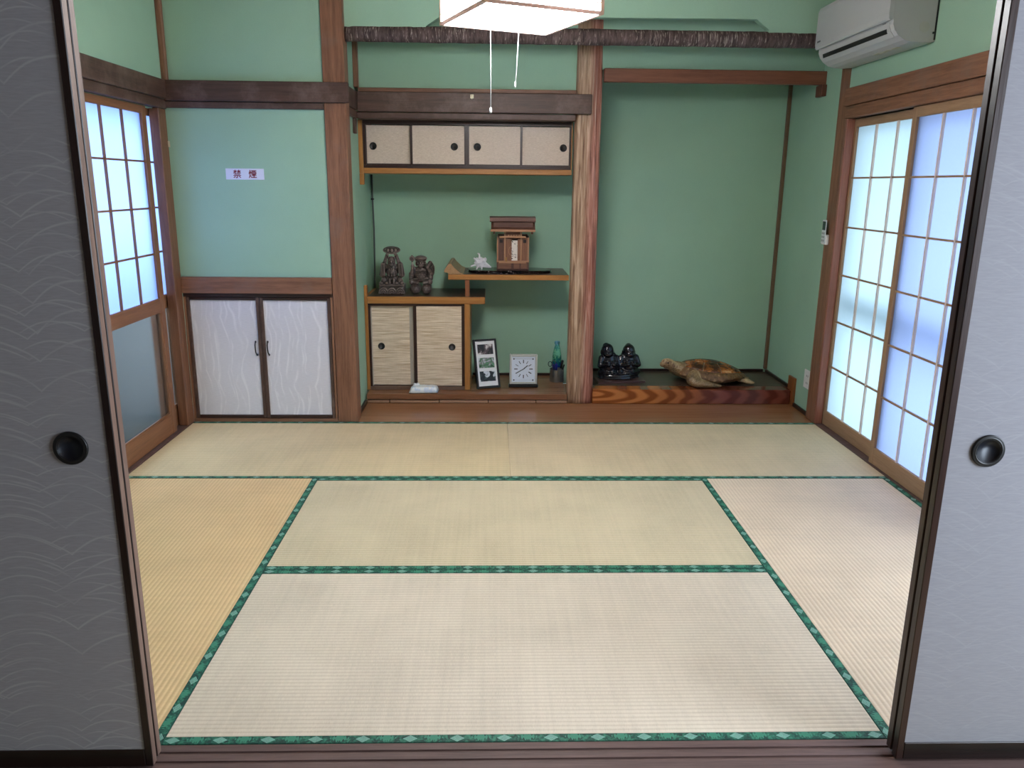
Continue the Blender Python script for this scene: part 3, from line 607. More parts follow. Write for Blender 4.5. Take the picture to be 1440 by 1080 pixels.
t = thing('pendant_lamp', 'square white paper-sided pendant lamp with pale wooden frame hanging over the mats', 'lamp', L0, ang)
GLB = glow('lit_bottom_diffuser', (0.97, 0.985, 1.0), LAMP); GLS_ = glow('lit_side_paper', (0.98, 0.985, 1.0), LAMP*0.62)
b = 0.012
for sx_ in (-1, 1):
    for sy_ in (-1, 1): obj('corner_post', B1(*sorted((sx_*hs, sx_*(hs-b*1.1))), *sorted((sy_*hs, sy_*(hs-b*1.1))), 0.0, LH, bev=0.001), PINKZ, t, local=True)
for sg in (-1, 1):
    obj('bottom_bar', B1(-hs+b*1.1, hs-b*1.1, *sorted((sg*hs, sg*(hs-b))), 0.0, 0.010), PINK, t, local=True); obj('bottom_bar', B1(*sorted((sg*hs, sg*(hs-b))), -hs+b*1.1, hs-b*1.1, 0.0, 0.010), PINK, t, local=True)
    obj('top_bar', B1(-hs+b*1.1, hs-b*1.1, *sorted((sg*hs, sg*(hs-b))), LH-0.012, LH), PINK, t, local=True); obj('top_bar', B1(*sorted((sg*hs, sg*(hs-b))), -hs+b*1.1, hs-b*1.1, LH-0.012, LH), PINK, t, local=True)
    obj('side_paper', B1(-hs+b*1.1, hs-b*1.1, *sorted((sg*(hs-0.005), sg*(hs-0.006))), 0.0105, LH-0.0125), GLS_, t, local=True); obj('side_paper', B1(*sorted((sg*(hs-0.005), sg*(hs-0.006))), -hs+b*1.1, hs-b*1.1, 0.0105, LH-0.0125), GLS_, t, local=True)
    for zz in (0.034, 0.050, 0.185, 0.201):
        obj('slat', B1(-hs+b*1.1, hs-b*1.1, *sorted((sg*(hs-0.001), sg*(hs-0.0045))), zz, zz+0.0035), PINK, t, local=True); obj('slat', B1(*sorted((sg*(hs-0.001), sg*(hs-0.0045))), -hs+b*1.1, hs-b*1.1, zz, zz+0.0035), PINK, t, local=True)
obj('diffuser', B1(-hs+b, hs-b, -hs+b, hs-b, 0.004, 0.007), GLB, t, local=True)
obj('hanging_rod', tube(BM(), [(0, 0, 0.008), (0, 0, CEIL-L0[2]-0.001)], 0.008), WHITEP, t, local=True)
obj('ceiling_rose', lathe(BM(), [(0.0, CEIL-L0[2]-0.05), (0.05, CEIL-L0[2]-0.045), (0.055, CEIL-L0[2]-0.001), (0, CEIL-L0[2]-0.001)]), WHITEP, t, local=True, smooth=True)
CORD = plain('white_cord', (224, 226, 226), 0.6)
for pa, pb, knob in (((-0.101, 1.335, 1.903), (-0.099, 1.335, 1.592), 0.0045), ((0.001, 1.340, 1.903), (-0.0105, 1.338, 1.681), 0.0030)):
    inv = Matrix.Rotation(-ang, 3, 'Z'); A_, B_ = inv @ (Vector(pa)-Vector(L0)), inv @ (Vector(pb)-Vector(L0)); mid = A_.lerp(B_, 0.5) + Vector((0.001, 0, 0))
    c = obj('pull_cord', tube(BM(), [A_, mid, B_], 0.0011, 6), CORD, t, local=True, smooth=True)
    obj('cord_knob', lathe(BM(), [(0.0015, 0.018), (knob, 0.014), (knob*1.15, 0.004), (knob*0.8, -0.002), (0, -0.003)], tuple(B_), 'z', 10), WHITEP, c, local=True, smooth=True)

# ------------------------------------------------------------------ air conditioner on the right wall
ACW = plain('ac_white', (180, 182, 182), 0.45, var=0.01); ACS = plain('ac_side', (160, 160, 156), 0.5, var=0.01)
y0, y1 = 1.905, 2.69
t = thing('air_conditioner', 'white wall air conditioner above the dark screen rail', 'air conditioner', (1.8, 2.3, 1.95))
body = [(1.7995, 1.952), (1.7995, 2.238), (1.632, 2.238), (1.612, 2.22), (1.612, 2.034), (1.612, 2.020), (1.622, 1.996), (1.64, 1.975), (1.668, 1.958), (1.70, 1.950), (1.75, 1.948)]
bm = prism(BM(), body, 'y', y0, y1); obj('body', bm, ACW, t)
fp = [(1.611, 2.040), (1.611, 2.220), (1.634, 2.2385), (1.634, 2.247), (1.600, 2.236), (1.591, 2.215), (1.589, 2.06), (1.592, 2.042), (1.597, 2.036)]
obj('front_panel', prism(BM(), fp, 'y', y0-0.001, y1+0.001), ACW, t)
lv = [(1.6065, 2.0235), (1.611, 2.026), (1.6385, 1.9745), (1.634, 1.9725)]
obj('louver', prism(BM(), [(1.6095, 2.0295), (1.6115, 2.0295), (1.6205, 1.9965), (1.6385, 1.974), (1.6365, 1.9725), (1.618, 1.995)], 'y', y0+0.03, y1-0.02), ACW, t)
obj('outlet_slot', prism(BM(), [(1.6134, 2.0090), (1.6165, 2.0090), (1.6215, 1.9915), (1.6182, 1.9895)], 'y', y0+0.06, y1-0.05), BLACKP, t)
obj('mount_plate', B1(1.7935, 1.7995, y0-0.004, y0, 1.958, 2.236), BLACKP, t)
ring = lathe(BM(), [(0.0205, -0.0006), (0.0225, -0.0006), (0.0225, 0.0), (0.0205, 0.0)], (1.748, y0, 2.01), 'y', 24); obj('side_ring', ring, plain('ring_grey', (180, 180, 174), 0.5), t)
obj('side_clip', B1(1.786, 1.796, y0-0.006, y0, 1.982, 1.990), BLACKP, t)
obj('badge', B1(1.5885, 1.5895, 2.625, 2.665, 2.066, 2.074), plain('badge_dark', (60, 60, 62), 0.4), t)
obj('indicator_mark', B1(1.6105, 1.6118, 1.97, 2.00, 2.0310, 2.0345), plain('mark_grey', (120, 120, 120), 0.4), t)
for ya in (2.03, 2.12, 2.2): obj('sticker', B1(1.700, 1.722, ya, ya+0.055, 1.9478, 1.9496), plain('sticker_tan', (178, 176, 158), 0.5), t)

# ------------------------------------------------------------------ remote, socket, hook
t = thing('remote_control', 'white air conditioner remote in a holder on the dark post', 'remote control', (1.787, 2.79, 1.03))
obj('holder', B1(1.781, 1.7995, 2.752, 2.812, 1.030, 1.085, bev=0.003), WHITEP, t)
obj('handset', B1(1.776, 1.7805, 2.757, 2.807, 1.036, 1.166, bev=0.0015), plain('handset_white', (206, 212, 214), 0.35), t)
obj('screen', B1(1.7752, 1.7762, 2.762, 2.802, 1.110, 1.158), plain('lcd_grey', (44, 62, 58), 0.25), t)
for r_ in range(3):
    for c_ in range(2): obj('button', B1(1.7750, 1.7762, 2.764+c_*0.021, 2.780+c_*0.021, 1.046+r_*0.02, 1.058+r_*0.02), plain('button_grey', (150, 158, 160), 0.5), t)
t = thing('wall_socket', 'white wall socket low on the green wall beside the dark post', 'socket', (1.825, 2.90, 0.21))
obj('plate', B1(1.818, 1.8248, 2.845, 2.945, 0.158, 0.272, bev=0.003), WHITEP, t)
for zz in (0.192, 0.236):
    for yy in (2.884, 2.902): obj('slot', B1(1.8172, 1.8182, yy, yy+0.003, zz-0.006, zz+0.006), BLACKP, t)
t = thing('adhesive_hook', 'tiny cream hook stuck on the rail above the small doors', 'hook', (-0.208, 3.068, 1.82))
obj('base', B1(-0.2185, -0.1985, 3.0635, 3.0695, 1.814, 1.836, bev=0.002), plain('cream_plastic', (226, 222, 190), 0.4), t)
obj('hook', tube(BM(), [(-0.2085, 3.064, 1.828), (-0.2085, 3.057, 1.822), (-0.2085, 3.055, 1.814), (-0.2085, 3.058, 1.811)], 0.0025, 6), plain('cream_hook', (236, 232, 204), 0.4), t, smooth=True)
t = thing('door_latch', 'small cream catch high on the left corner edge', 'latch', (-1.79, 2.695, 1.53))
obj('plate', B1(-1.7995, -1.7915, 2.688, 2.699, 1.515, 1.545, bev=0.001), plain('latch_cream', (196, 186, 160), 0.4), t)

# ------------------------------------------------------------------ ornaments on the low cabinet
m = N('dark_carved_wood'); f = m.noise(m.co((1, 1, 1)), 60, 4, 0.6)
geo = m.n('NewGeometry'); pt = m.ramp(geo.outputs['Pointiness'], [(0.495, (0, 0, 0)), (0.545, (1, 1, 1))])  # highlights along carved edges painted into the colour by pointiness
col = m.ramp(f, [(0.3, s2l((26, 20, 19))), (0.7, s2l((52, 42, 40)))]); col = m.mix(m.math('MULTIPLY', pt, 0.8), col, s2l((150, 132, 126)) + (1,))
CARV = m.bsdf(col, 0.3, m.bump(f, 0.3, 0.001), 0.5)
def statue(name, lab, loc, bmfn, mat, vox, group=None, rz=0, cat='figurine'):
    t = thing(name, lab, cat, loc, rz, group)
    return t
# figure holding a flat hat overhead, on a block carved with waves
t = thing('carved_figure', 'dark carved wooden figure raising a flat hat overhead on a scrolled block', 'figurine', (-0.722, 3.335, 0.6605))
b = BM()
for sx_ in (-1, 1):
    caps(b, (sx_*0.024, -0.004, 0.165), (sx_*0.050, -0.006, 0.178), 0.020, 0.017)          # shoulders
    caps(b, (sx_*0.050, -0.008, 0.178), (sx_*0.030, -0.014, 0.245), 0.014, 0.010)          # raised forearms
    ball(b, (sx_*0.024, -0.018, 0.252), (0.011, 0.012, 0.013))
    caps(b, (sx_*0.054, -0.010, 0.185), (sx_*0.060, -0.012, 0.130), 0.017, 0.020)          # hanging sleeves
    ball(b, (sx_*0.061, -0.014, 0.122), (0.021, 0.018, 0.018))
    for k in range(3): caps(b, (sx_*(0.047+0.008*k), -0.026, 0.19), (sx_*(0.047+0.010*k), -0.030, 0.120), 0.0045)
    caps(b, (sx_*0.018, -0.012, 0.085), (sx_*0.022, -0.020, 0.060), 0.022, 0.018)
    caps(b, (sx_*0.012, -0.034, 0.095), (sx_*0.014, -0.040, 0.062), 0.007)
    ball(b, (sx_*0.050, -0.022, 0.085), (0.020, 0.022, 0.022))
ball(b, (0, 0, 0.150), (0.042, 0.034, 0.052)); ball(b, (0, -0.018, 0.135), (0.034, 0.026, 0.034))
ball(b, (0, 0, 0.095), (0.052, 0.038, 0.034)); caps(b, (0, -0.030, 0.160), (0, -0.036, 0.118), 0.006)
for k in (-1, 0, 1): caps(b, (k*0.013, -0.034, 0.158), (k*0.017, -0.040, 0.118), 0.0045)
ball(b, (0, -0.012, 0.208), (0.024, 0.024, 0.030), 3); ball(b, (0, -0.034, 0.205), (0.006, 0.008, 0.009)); ball(b, (0, -0.026, 0.188), (0.014, 0.012, 0.014))
for sx_ in (-1, 1): ball(b, (sx_*0.010, -0.031, 0.214), (0.006, 0.005, 0.004)); caps(b, (sx_*0.018, -0.020, 0.232), (sx_*0.022, -0.018, 0.170), 0.006)
bb_ = B1(-0.080, 0.080, -0.050, 0.055, 0.0, 0.064, bev=0.004)
bmesh.ops.triangulate(bb_, faces=bb_.faces[:]); me_ = bpy.data.meshes.new('t'); bb_.to_mesh(me_); bb_.free(); b.from_mesh(me_); bpy.data.meshes.remove(me_)
for cx_, rr in ((-0.053, 0.027), (0.0, 0.026), (0.053, 0.027)):
    for q in (1.0, 0.62, 0.28):
        pts = [(cx_+rr*q*math.cos(a), -0.052, 0.008+rr*1.25*q*math.sin(a)) for a in [PI*i/10 for i in range(11)]]
        for p0, p1 in zip(pts, pts[1:]): caps(b, p0, p1, 0.0045)
for cx_ in (-0.065, -0.03, 0.03, 0.062): ball(b, (cx_, -0.030, 0.070), (0.016, 0.018, 0.013))
obj('figure', remesh(b, 0.0026, 2), CARV, t, local=True, smooth=True)
b = BM(); ball(b, (0, -0.002, 0.275), (0.056, 0.040, 0.017), 3, Euler((math.radians(24), 0, 0))); ball(b, (0, -0.012, 0.272), (0.044, 0.032, 0.017), 3, Euler((math.radians(30), 0, 0)))
for k in range(9):
    a = 2*PI*k/9; ball(b, (0.036*math.cos(a), -0.010+0.030*math.sin(a), 0.275), (0.008, 0.008, 0.012))
obj('hat', remesh(b, 0.003, 1), CARV, t, local=True, smooth=True)
# seated figure with mallet and sack on two round bales
t = thing('carved_figure', 'dark carved wooden figure with raised mallet and sack seated on two round bales', 'figurine', (-0.541, 3.352, 0.6605))
b = BM()
for sx_ in (-1, 1):
    caps(b, (sx_*0.034, -0.048, 0.034), (sx_*0.034, 0.030, 0.034), 0.033, 0.033)
    lathe(b, [(0.0, -0.060), (0.020, -0.062), (0.030, -0.058), (0.033, -0.048), (0.033, -0.03), (0.0, -0.03)], (sx_*0.036, 0, 0.034), 'y', 28)
    for q in (0.024, 0.013): 
        pts = [(sx_*0.036+q*math.cos(2*PI*i/12), -0.062, 0.034+q*math.sin(2*PI*i/12)) for i in range(13)]
        for p0, p1 in zip(pts, pts[1:]): caps(b, p0, p1, 0.0026)
    caps(b, (sx_*0.030, -0.010, 0.082), (sx_*0.056, -0.036, 0.078), 0.022, 0.019)           # thighs
    caps(b, (sx_*0.056, -0.036, 0.080), (sx_*0.022, -0.046, 0.072), 0.016, 0.012)
ball(b, (0, 0, 0.115), (0.052, 0.042, 0.046)); ball(b, (0.002, -0.020, 0.110), (0.038, 0.030, 0.034)); ball(b, (0, 0, 0.150), (0.050, 0.036, 0.026))
for zz in (0.085, 0.098): caps(b, (-0.044, -0.040, zz), (0.044, -0.040, zz+0.004), 0.005)
caps(b, (-0.042, -0.006, 0.155), (-0.058, -0.022, 0.120), 0.019, 0.016); caps(b, (-0.058, -0.022, 0.122), (-0.050, -0.034, 0.170), 0.014, 0.010); ball(b, (-0.050, -0.036, 0.178), (0.012, 0.012, 0.012))
caps(b, (-0.060, -0.018, 0.125), (-0.062, -0.026, 0.090), 0.018, 0.014)
caps(b, (0.042, -0.006, 0.155), (0.062, -0.022, 0.128), 0.019, 0.015); caps(b, (0.062, -0.022, 0.128), (0.044, -0.034, 0.166), 0.012, 0.010); ball(b, (0.043, -0.036, 0.170), (0.012, 0.012, 0.012))
ball(b, (0.056, 0.020, 0.150), (0.030, 0.034, 0.052)); caps(b, (0.044, -0.030, 0.175), (0.058, 0.0, 0.195), 0.012, 0.014)
ball(b, (0.060, -0.020, 0.105), (0.018, 0.020, 0.026))
ball(b, (0, -0.010, 0.196), (0.028, 0.026, 0.029), 3); ball(b, (0, -0.030, 0.182), (0.020, 0.014, 0.016)); ball(b, (0, -0.036, 0.196), (0.007, 0.008, 0.007))
for sx_ in (-1, 1): ball(b, (sx_*0.028, -0.010, 0.190), (0.007, 0.010, 0.016)); ball(b, (sx_*0.013, -0.032, 0.194), (0.009, 0.008, 0.007))
obj('figure', remesh(b, 0.0026, 2), CARV, t, local=True, smooth=True)
b = BM(); ball(b, (0, -0.006, 0.224), (0.040, 0.034, 0.018), 3); caps(b, (-0.028, -0.018, 0.212), (0.028, -0.018, 0.212), 0.009)
obj('cap', remesh(b, 0.0028, 2), CARV, t, local=True, smooth=True)
b = BM(); caps(b, (-0.050, -0.044, 0.165), (-0.053, -0.030, 0.212), 0.006); lathe(b, [(0, -0.020), (0.015, -0.019), (0.018, 0), (0.015, 0.019), (0, 0.020)], (-0.053, -0.030, 0.224), 'y', 16); ball(b, (-0.053, -0.030, 0.240), (0.006, 0.006, 0.008))
obj('mallet', remesh(b, 0.0026, 1), CARV, t, local=True, smooth=True)

# ------------------------------------------------------------------ lacquer stand, shell and shrine on the upper shelf
bm = BM(); n = 60; ring0 = []; levels = ((1.0, 0.0), (1.02, 0.003), (0.97, 0.010), (1.01, 0.016), (0.97, 0.020), (0.0, 0.020)); rg = []
for q, z in levels[:-1]:
    ring = []
    for k in range(n):
        a = 2*PI*k/n; ca, sa = math.cos(a), math.sin(a); wob = 1 + 0.05*noise.noise(Vector((ca*2.2, sa*2.2, z*60)))
        ex = 0.6; ring.append(bm.verts.new((0.263*q*wob*math.copysign(abs(ca)**ex, ca), 0.115*q*wob*math.copysign(abs(sa)**0.8, sa), z)))
    rg.append(ring)
for a, b in zip(rg, rg[1:]):
    for k in range(n): bm.faces.new((a[k], a[(k+1) % n], b[(k+1) % n], b[k]))
bm.faces.new(rg[0][::-1]); bm.faces.new(rg[-1]); bmesh.ops.recalc_face_normals(bm, faces=bm.faces[:])
m = N('black_marbled_lacquer'); f = m.noise(m.co((1, 1, 2.5)), 26, 4, 0.7, 1.5)
col = m.ramp(f, [(0.55, s2l((16, 12, 14))), (0.62, s2l((70, 44, 44))), (0.68, s2l((220, 210, 205)))]); LAC = m.bsdf(col, 0.12, None, 0.6)
t = thing('display_stand', 'long low black lacquer stand with pale flecks under the shrine', 'stand', (0.021, 3.345, 0.8005))
obj('slab', bm, LAC, t, local=True, smooth=False)
# branched white shell
b = BM(); ball(b, (0, 0, 0.038), (0.036, 0.028, 0.030), 3); caps(b, (0.022, 0, 0.030), (0.062, -0.006, 0.014), 0.020, 0.007); ball(b, (-0.010, 0, 0.058), (0.022, 0.018, 0.016))
rs = random.Random(3)
for k in range(26):
    a = rs.uniform(0, 2*PI); e = rs.uniform(-0.25, 1.0); d = Vector((math.cos(a)*math.cos(e), math.sin(a)*math.cos(e)*0.8, math.sin(e)))
    p0 = Vector((0, 0, 0.038)) + Vector((d.x*0.028, d.y*0.022, d.z*0.024)); p1 = p0 + d*rs.uniform(0.012, 0.020); p1.z = max(p1.z, 0.006)
    caps(b, p0, p1, 0.0062, 0.0042); ball(b, p1, (0.0062, 0.0062, 0.0052))
caps(b, (-0.006, -0.004, 0.066), (-0.008, -0.006, 0.094), 0.008, 0.006); caps(b, (-0.008, -0.006, 0.094), (-0.017, -0.008, 0.099), 0.006, 0.005)
caps(b, (-0.030, -0.008, 0.030), (-0.060, -0.012, 0.020), 0.008, 0.005); caps(b, (-0.018, -0.014, 0.020), (-0.024, -0.022, 0.004), 0.008, 0.005); caps(b, (0.006, -0.018, 0.020), (0.008, -0.024, 0.004), 0.008, 0.005); caps(b, (-0.026, 0, 0.050), (-0.040, 0, 0.068), 0.008, 0.006); caps(b, (0.020, 0, 0.052), (0.034, 0, 0.064), 0.008, 0.006)
t = thing('branched_shell', 'spiky white branched seashell at the end of the black stand', 'shell', (-0.163, 3.315, 0.8215))
o = obj('shell_body', remesh(b, 0.0024, 1), plain('shell_white', (228, 226, 232), 0.45, var=0.03), t, local=True, smooth=True)
# miniature wooden shrine
SW = lambda ax: MT.setdefault('sw'+ax, wood('shrine_wood_'+ax, (104, 68, 48), (148, 104, 80), ax, 0.5, 2)); SD = lambda ax: MT.setdefault('sd'+ax, wood('shrine_dark_wood_'+ax, (78, 48, 38), (108, 74, 62), ax, 0.5, 2)); SP = lambda ax: MT.setdefault('sp'+ax, wood('shrine_pale_wood_'+ax, (150, 104, 72), (188, 144, 110), ax, 0.5, 2))
t = thing('miniature_shrine', 'small brown wooden household shrine with a white paper charm between its doors', 'shrine', (0.040, 3.36, 0.8215))
L = lambda *a, **k: B1(*a, **k)
obj('plinth', L(-0.101, 0.101, -0.055, 0.060, 0.0, 0.046, bev=0.001), SD('x'), t, local=True)
for a, b_ in ((-0.092, -0.010), (0.006, 0.042), (0.050, 0.088)): obj('plinth_panel', L(a, b_, -0.059, -0.0552, 0.006, 0.040, bev=0.001), SW('x'), t, local=True)
obj('step', L(-0.088, 0.084, -0.068, -0.0555, 0.0405, 0.050), SP('x'), t, local=True); obj('plinth_cap', L(-0.103, 0.103, -0.0555, 0.062, 0.0462, 0.054), SP('x'), t, local=True)
obj('back_wall', L(-0.094, 0.094, 0.040, 0.050, 0.0542, 0.215), SD('z'), t, local=True)
for sg in (-1, 1):
    obj('side_wall', L(*sorted((sg*0.094, sg*0.100)), -0.040, 0.050, 0.0542, 0.205), SD('z'), t, local=True)
    obj('front_panel', L(*sorted((sg*0.056, sg*0.0935)), -0.036, -0.030, 0.0542, 0.196), SD('z') if sg < 0 else SW('z'), t, local=True)
    obj('front_post', L(*sorted((sg*0.092, sg*0.101)), -0.049, -0.0405, 0.0542, 0.198), SP('z'), t, local=True)
    obj('pillar', L(*sorted((sg*0.046, sg*0.0555)), -0.050, -0.036, 0.0542, 0.250), SP('z'), t, local=True)
    obj('bracket', L(*sorted((sg*0.064, sg*0.084)), -0.0385, -0.0365, 0.165, 0.185), plain('shrine_hole', (30, 16, 12), 0.6), t, local=True)
d = obj('door', L(-0.045, -0.008, -0.040, -0.034, 0.0545, 0.190), SW('z'), t, local=True)
ar = BM()
pts = [(-0.010 + -0.016*math.cos(a), -0.0405, 0.115+0.028*math.sin(a)) for a in [-PI/2+PI*i/10 for i in range(11)]]
tube(ar, pts, 0.0015, 6); obj('door_ring', ar, SP('z'), d, local=True)
obj('door', L(0.030, 0.045, -0.040, -0.034, 0.0545, 0.190), SW('z'), t, local=True)
obj('lintel_bar', L(-0.085, 0.080, -0.058, -0.046, 0.196, 0.207, bev=0.001), SP('x'), t, local=True)
for k in range(5): obj('peg', B1(-0.032+k*0.0165, -0.024+k*0.0165, -0.057, -0.050, 0.2072, 0.216), SP('z'), t, local=True)
obj('upper_panel', L(-0.045, 0.045, -0.040, -0.034, 0.207, 0.243), SW('x'), t, local=True)
m = N('paper_charm'); cx_ = m.co(); f = m.noise(m.co((22, 1, 26), (3.3, 0, 0.4)), 2.0, 2, 0.5, 1.2)
col = m.ramp(f, [(0.36, s2l((30, 28, 30))), (0.42, s2l((220, 212, 202))), (1.0, s2l((230, 224, 216)))])
obj('paper_charm', L(-0.0075, 0.0290, -0.0385, -0.0365, 0.0545, 0.180), m.bsdf(col, 0.7), t, local=True)
obj('gold_ornament', B1(-0.046, -0.038, -0.066, -0.058, 0.0502, 0.078, bev=0.002), plain('dull_gold', (168, 128, 66), 0.35, metal=0.4), t, local=True)
rf = BM(); prism(rf, [(-0.085, 0.240), (-0.085, 0.251), (0.0, 0.300), (0.085, 0.251), (0.085, 0.240), (0.0, 0.286)], 'x', -0.137, 0.137); obj('roof', rf, SD('x'), t, local=True)
obj('eave_board', L(-0.140, 0.136, -0.090, -0.080, 0.236, 0.250, bev=0.001), SP('x'), t, local=True)
obj('roof_front', L(-0.124, 0.124, -0.064, -0.010, 0.2505, 0.292, bev=0.002), SD('x'), t, local=True)
obj('ridge', prism(BM(), [(-0.052, 0.293), (-0.060, 0.300), (-0.060, 0.320), (0.03, 0.326), (0.03, 0.293)], 'x', -0.146, 0.140), wood('ridge_wood', (96, 66, 58), (128, 96, 86), 'x', 0.5, 2), t, local=True)
for sg in (-1, 1): obj('eave_drop', L(*sorted((sg*0.112, sg*0.124)), -0.078, -0.066, 0.222, 0.2358), SD('z'), t, local=True)

# ------------------------------------------------------------------ frame, clock, pen cup, bottle, packet on the platform
t = thing('photo_frame', 'black photo frame holding three small nature photos on a white mount', 'photo frame', (-0.109, 3.238, 0.0668), rot=(math.radians(-19), 0, math.radians(18)))
fw, fh = 0.157, 0.318; fr = 0.013
for a, b_ in ((-fw/2, -fw/2+fr), (fw/2-fr, fw/2)): obj('moulding', L(a, b_, -0.010, 0.012, 0.0, fh, bev=0.002), BLACKM, t, local=True)
for a, b_ in ((0, fr), (fh-fr, fh)): obj('moulding', L(-fw/2+fr, fw/2-fr, -0.010, 0.012, a, b_, bev=0.002), BLACKM, t, local=True)
obj('mount', L(-fw/2+fr, fw/2-fr, -0.004, 0.006, fr, fh-fr), plain('mount_white', (226, 228, 230), 0.6, var=0.01), t, local=True)
obj('stand_leg', prism(BM(), [(0.012, 0.20), (0.018, 0.20), (0.096, 0.034), (0.090, 0.031)], 'x', -0.02, 0.02), BLACKP, t, local=True)
def photo(name, stops, sc, off):
    m = N(name); f = m.noise(m.co((1, 1, 1), off), sc, 3, 0.5, 0.9); return m.bsdf(m.ramp(f, stops), 0.3)
PH = [photo('photo_white_flower', [(0.40, s2l((34, 36, 38))), (0.50, s2l((96, 80, 84))), (0.58, s2l((214, 212, 212)))], 16, (0.1, 0, 2.07)),
      photo('photo_stream', [(0.34, s2l((30, 50, 36))), (0.46, s2l((90, 140, 106))), (0.54, s2l((122, 118, 120))), (0.66, s2l((190, 200, 206)))], 34, (4, 0, 1)),
      photo('photo_white_petals', [(0.42, s2l((20, 28, 32))), (0.50, s2l((60, 74, 74))), (0.56, s2l((206, 212, 220)))], 22, (7, 0, 3))]
for k in range(3):
    z0 = fh - 0.032 - 0.068 - k*0.0875; obj('photo', L(-0.052, 0.052, -0.0048, -0.0042, z0, z0+0.066), PH[k], t, local=True)
t = thing('desk_clock', 'square white desk clock with silver frame on a black foot', 'clock', (0.1155, 3.285, 0.0625), rot=(math.radians(-6), 0, 0))
obj('foot', L(-0.095, 0.095, -0.022, 0.045, 0.0, 0.020, bev=0.003), BLACKP, t, local=True)
SIL = plain('brushed_silver', (206, 208, 204), 0.35, metal=0.35, var=0.02)
c0, c1, w, z0, z1 = -0.090, 0.090, 0.014, 0.0203, 0.2135
for a, b_ in ((c0, c0+w), (c1-w, c1)): obj('frame_bar', L(a, b_, -0.018, 0.028, z0, z1, bev=0.003), SIL, t, local=True)
for a, b_ in ((z0, z0+w), (z1-w, z1)): obj('frame_bar', L(c0+w, c1-w, -0.018, 0.028, a, b_, bev=0.003), SIL, t, local=True)
obj('dial', L(c0+w, c1-w, -0.010, 0.024, z0+w, z1-w), plain('dial_white', (214, 224, 238), 0.35, var=0.01), t, local=True)
DKI = plain('clock_ink', (44, 50, 62), 0.4); zc = 0.1185
def stick(nm, ang_, r0, r1, w_, yy, m_):
    b2 = B1(-w_/2, w_/2, yy-0.0004, yy, r0, r1); bmesh.ops.rotate(b2, cent=(0, 0, 0), matrix=Matrix.Rotation(ang_, 3, 'Y'), verts=b2.verts[:]); bmesh.ops.translate(b2, vec=(0, 0, zc), verts=b2.verts[:]); return obj(nm, b2, m_, t, local=True)
GI = plain('clock_grey_ink', (110, 118, 132), 0.4)
for k in range(12): stick('hour_mark', k*PI/6, 0.038, 0.059 if k % 3 else 0.060, 0.006 if k in (0, 3, 4, 6, 9) else 0.0045, -0.0102, DKI if k in (0, 2, 3, 4, 6, 7, 9, 11) else GI)
stick('minute_hand', math.radians(240), -0.010, 0.058, 0.0052, -0.0125, DKI); stick('hour_hand', math.radians(50), -0.008, 0.036, 0.0058, -0.0115, DKI)
obj('hub', lathe(BM(), [(0, -0.0142), (0.004, -0.0140), (0.004, -0.0105), (0, -0.0104)], (0, 0, zc), 'y', 12), GI, t, local=True)
obj('top_line', L(-0.062, 0.062, -0.0106, -0.0101, 0.1835, 0.1850), DKI, t, local=True); obj('bottom_line', L(-0.062, 0.062, -0.0106, -0.0101, 0.0460, 0.0468), GI, t, local=True)
for sx_ in (-1, 1):
    for zz in (0.0465, 0.1842): obj('screw', lathe(BM(), [(0, -0.0118), (0.0045, -0.0116), (0.005, -0.0101), (0, -0.0100)], (sx_*0.062, 0, zz), 'y', 12), DKI, t, local=True)
# pen cup with its contents, each a thing of its own
cx_, cy_ = 0.350, 3.440
SM = plain('cup_steel', (160, 160, 160), 0.25, metal=0.85, var=0.02)
t = thing('pen_cup', 'brushed steel pen cup by the ribbed post', 'pen cup', (cx_-0.004, cy_, 0.0625))
obj('cup', lathe(BM(), [(0.0, 0.0), (0.046, 0.0), (0.048, 0.003), (0.048, 0.086), (0.0455, 0.086), (0.0455, 0.004), (0.0, 0.004)], (0, 0, 0), 'z', 32), SM, t, local=True, smooth=False)
def pen(nm, lab, cat, p0, p1, r, mat, capm):
    t = thing(nm, lab, cat, tuple(p0)); p0v, p1v = Vector(p0), Vector(p1); d = p1v-p0v
    obj('barrel', tube(BM(), [Vector((0, 0, 0)), d*0.08, d*0.62], r, 8, [r*0.3, r, r]), mat, t, local=True, smooth=True); obj('cap', tube(BM(), [d*0.621, d*0.98, d], r*1.12, 8, [r*1.12, r*1.12, r*0.7]), capm, t, local=True, smooth=True)
BLU = plain('pen_blue', (34, 42, 150), 0.3); BLU2 = plain('pen_dark_blue', (24, 28, 96), 0.3)
X0, Y0 = cx_-0.004, cy_
pen('ballpoint_pen', 'blue pen leaning in the steel cup nearest the scissors', 'pen', (X0+0.004, Y0-0.016, 0.0685), (X0-0.030, Y0-0.040, 0.188), 0.007, BLU, BLU2)
pen('ballpoint_pen', 'dark blue pen standing in the middle of the steel cup', 'pen', (X0-0.004, Y0+0.010, 0.0685), (X0-0.006, Y0-0.034, 0.190), 0.007, BLU2, BLU)
pen('marker_pen', 'thick black marker leaning towards the post in the steel cup', 'pen', (X0+0.010, Y0-0.004, 0.0690), (X0+0.036, Y0-0.022, 0.212), 0.0075, BLACKP, BLACKP)
pen('marker_pen', 'slim black marker at the rear of the steel cup', 'pen', (X0+0.018, Y0+0.012, 0.0685), (X0+0.050, Y0+0.010, 0.176), 0.005, BLACKP, BLACKP)
t = thing('scissors', 'scissors standing in the steel cup with a ring handle over the rim', 'scissors', (X0-0.012, Y0+0.004, 0.0680))
obj('blade', prism(BM(), [(0.0, 0.0), (0.006, 0.012), (-0.012, 0.085), (-0.022, 0.082)], 'y', 0.0, 0.002), SM, t, local=True)
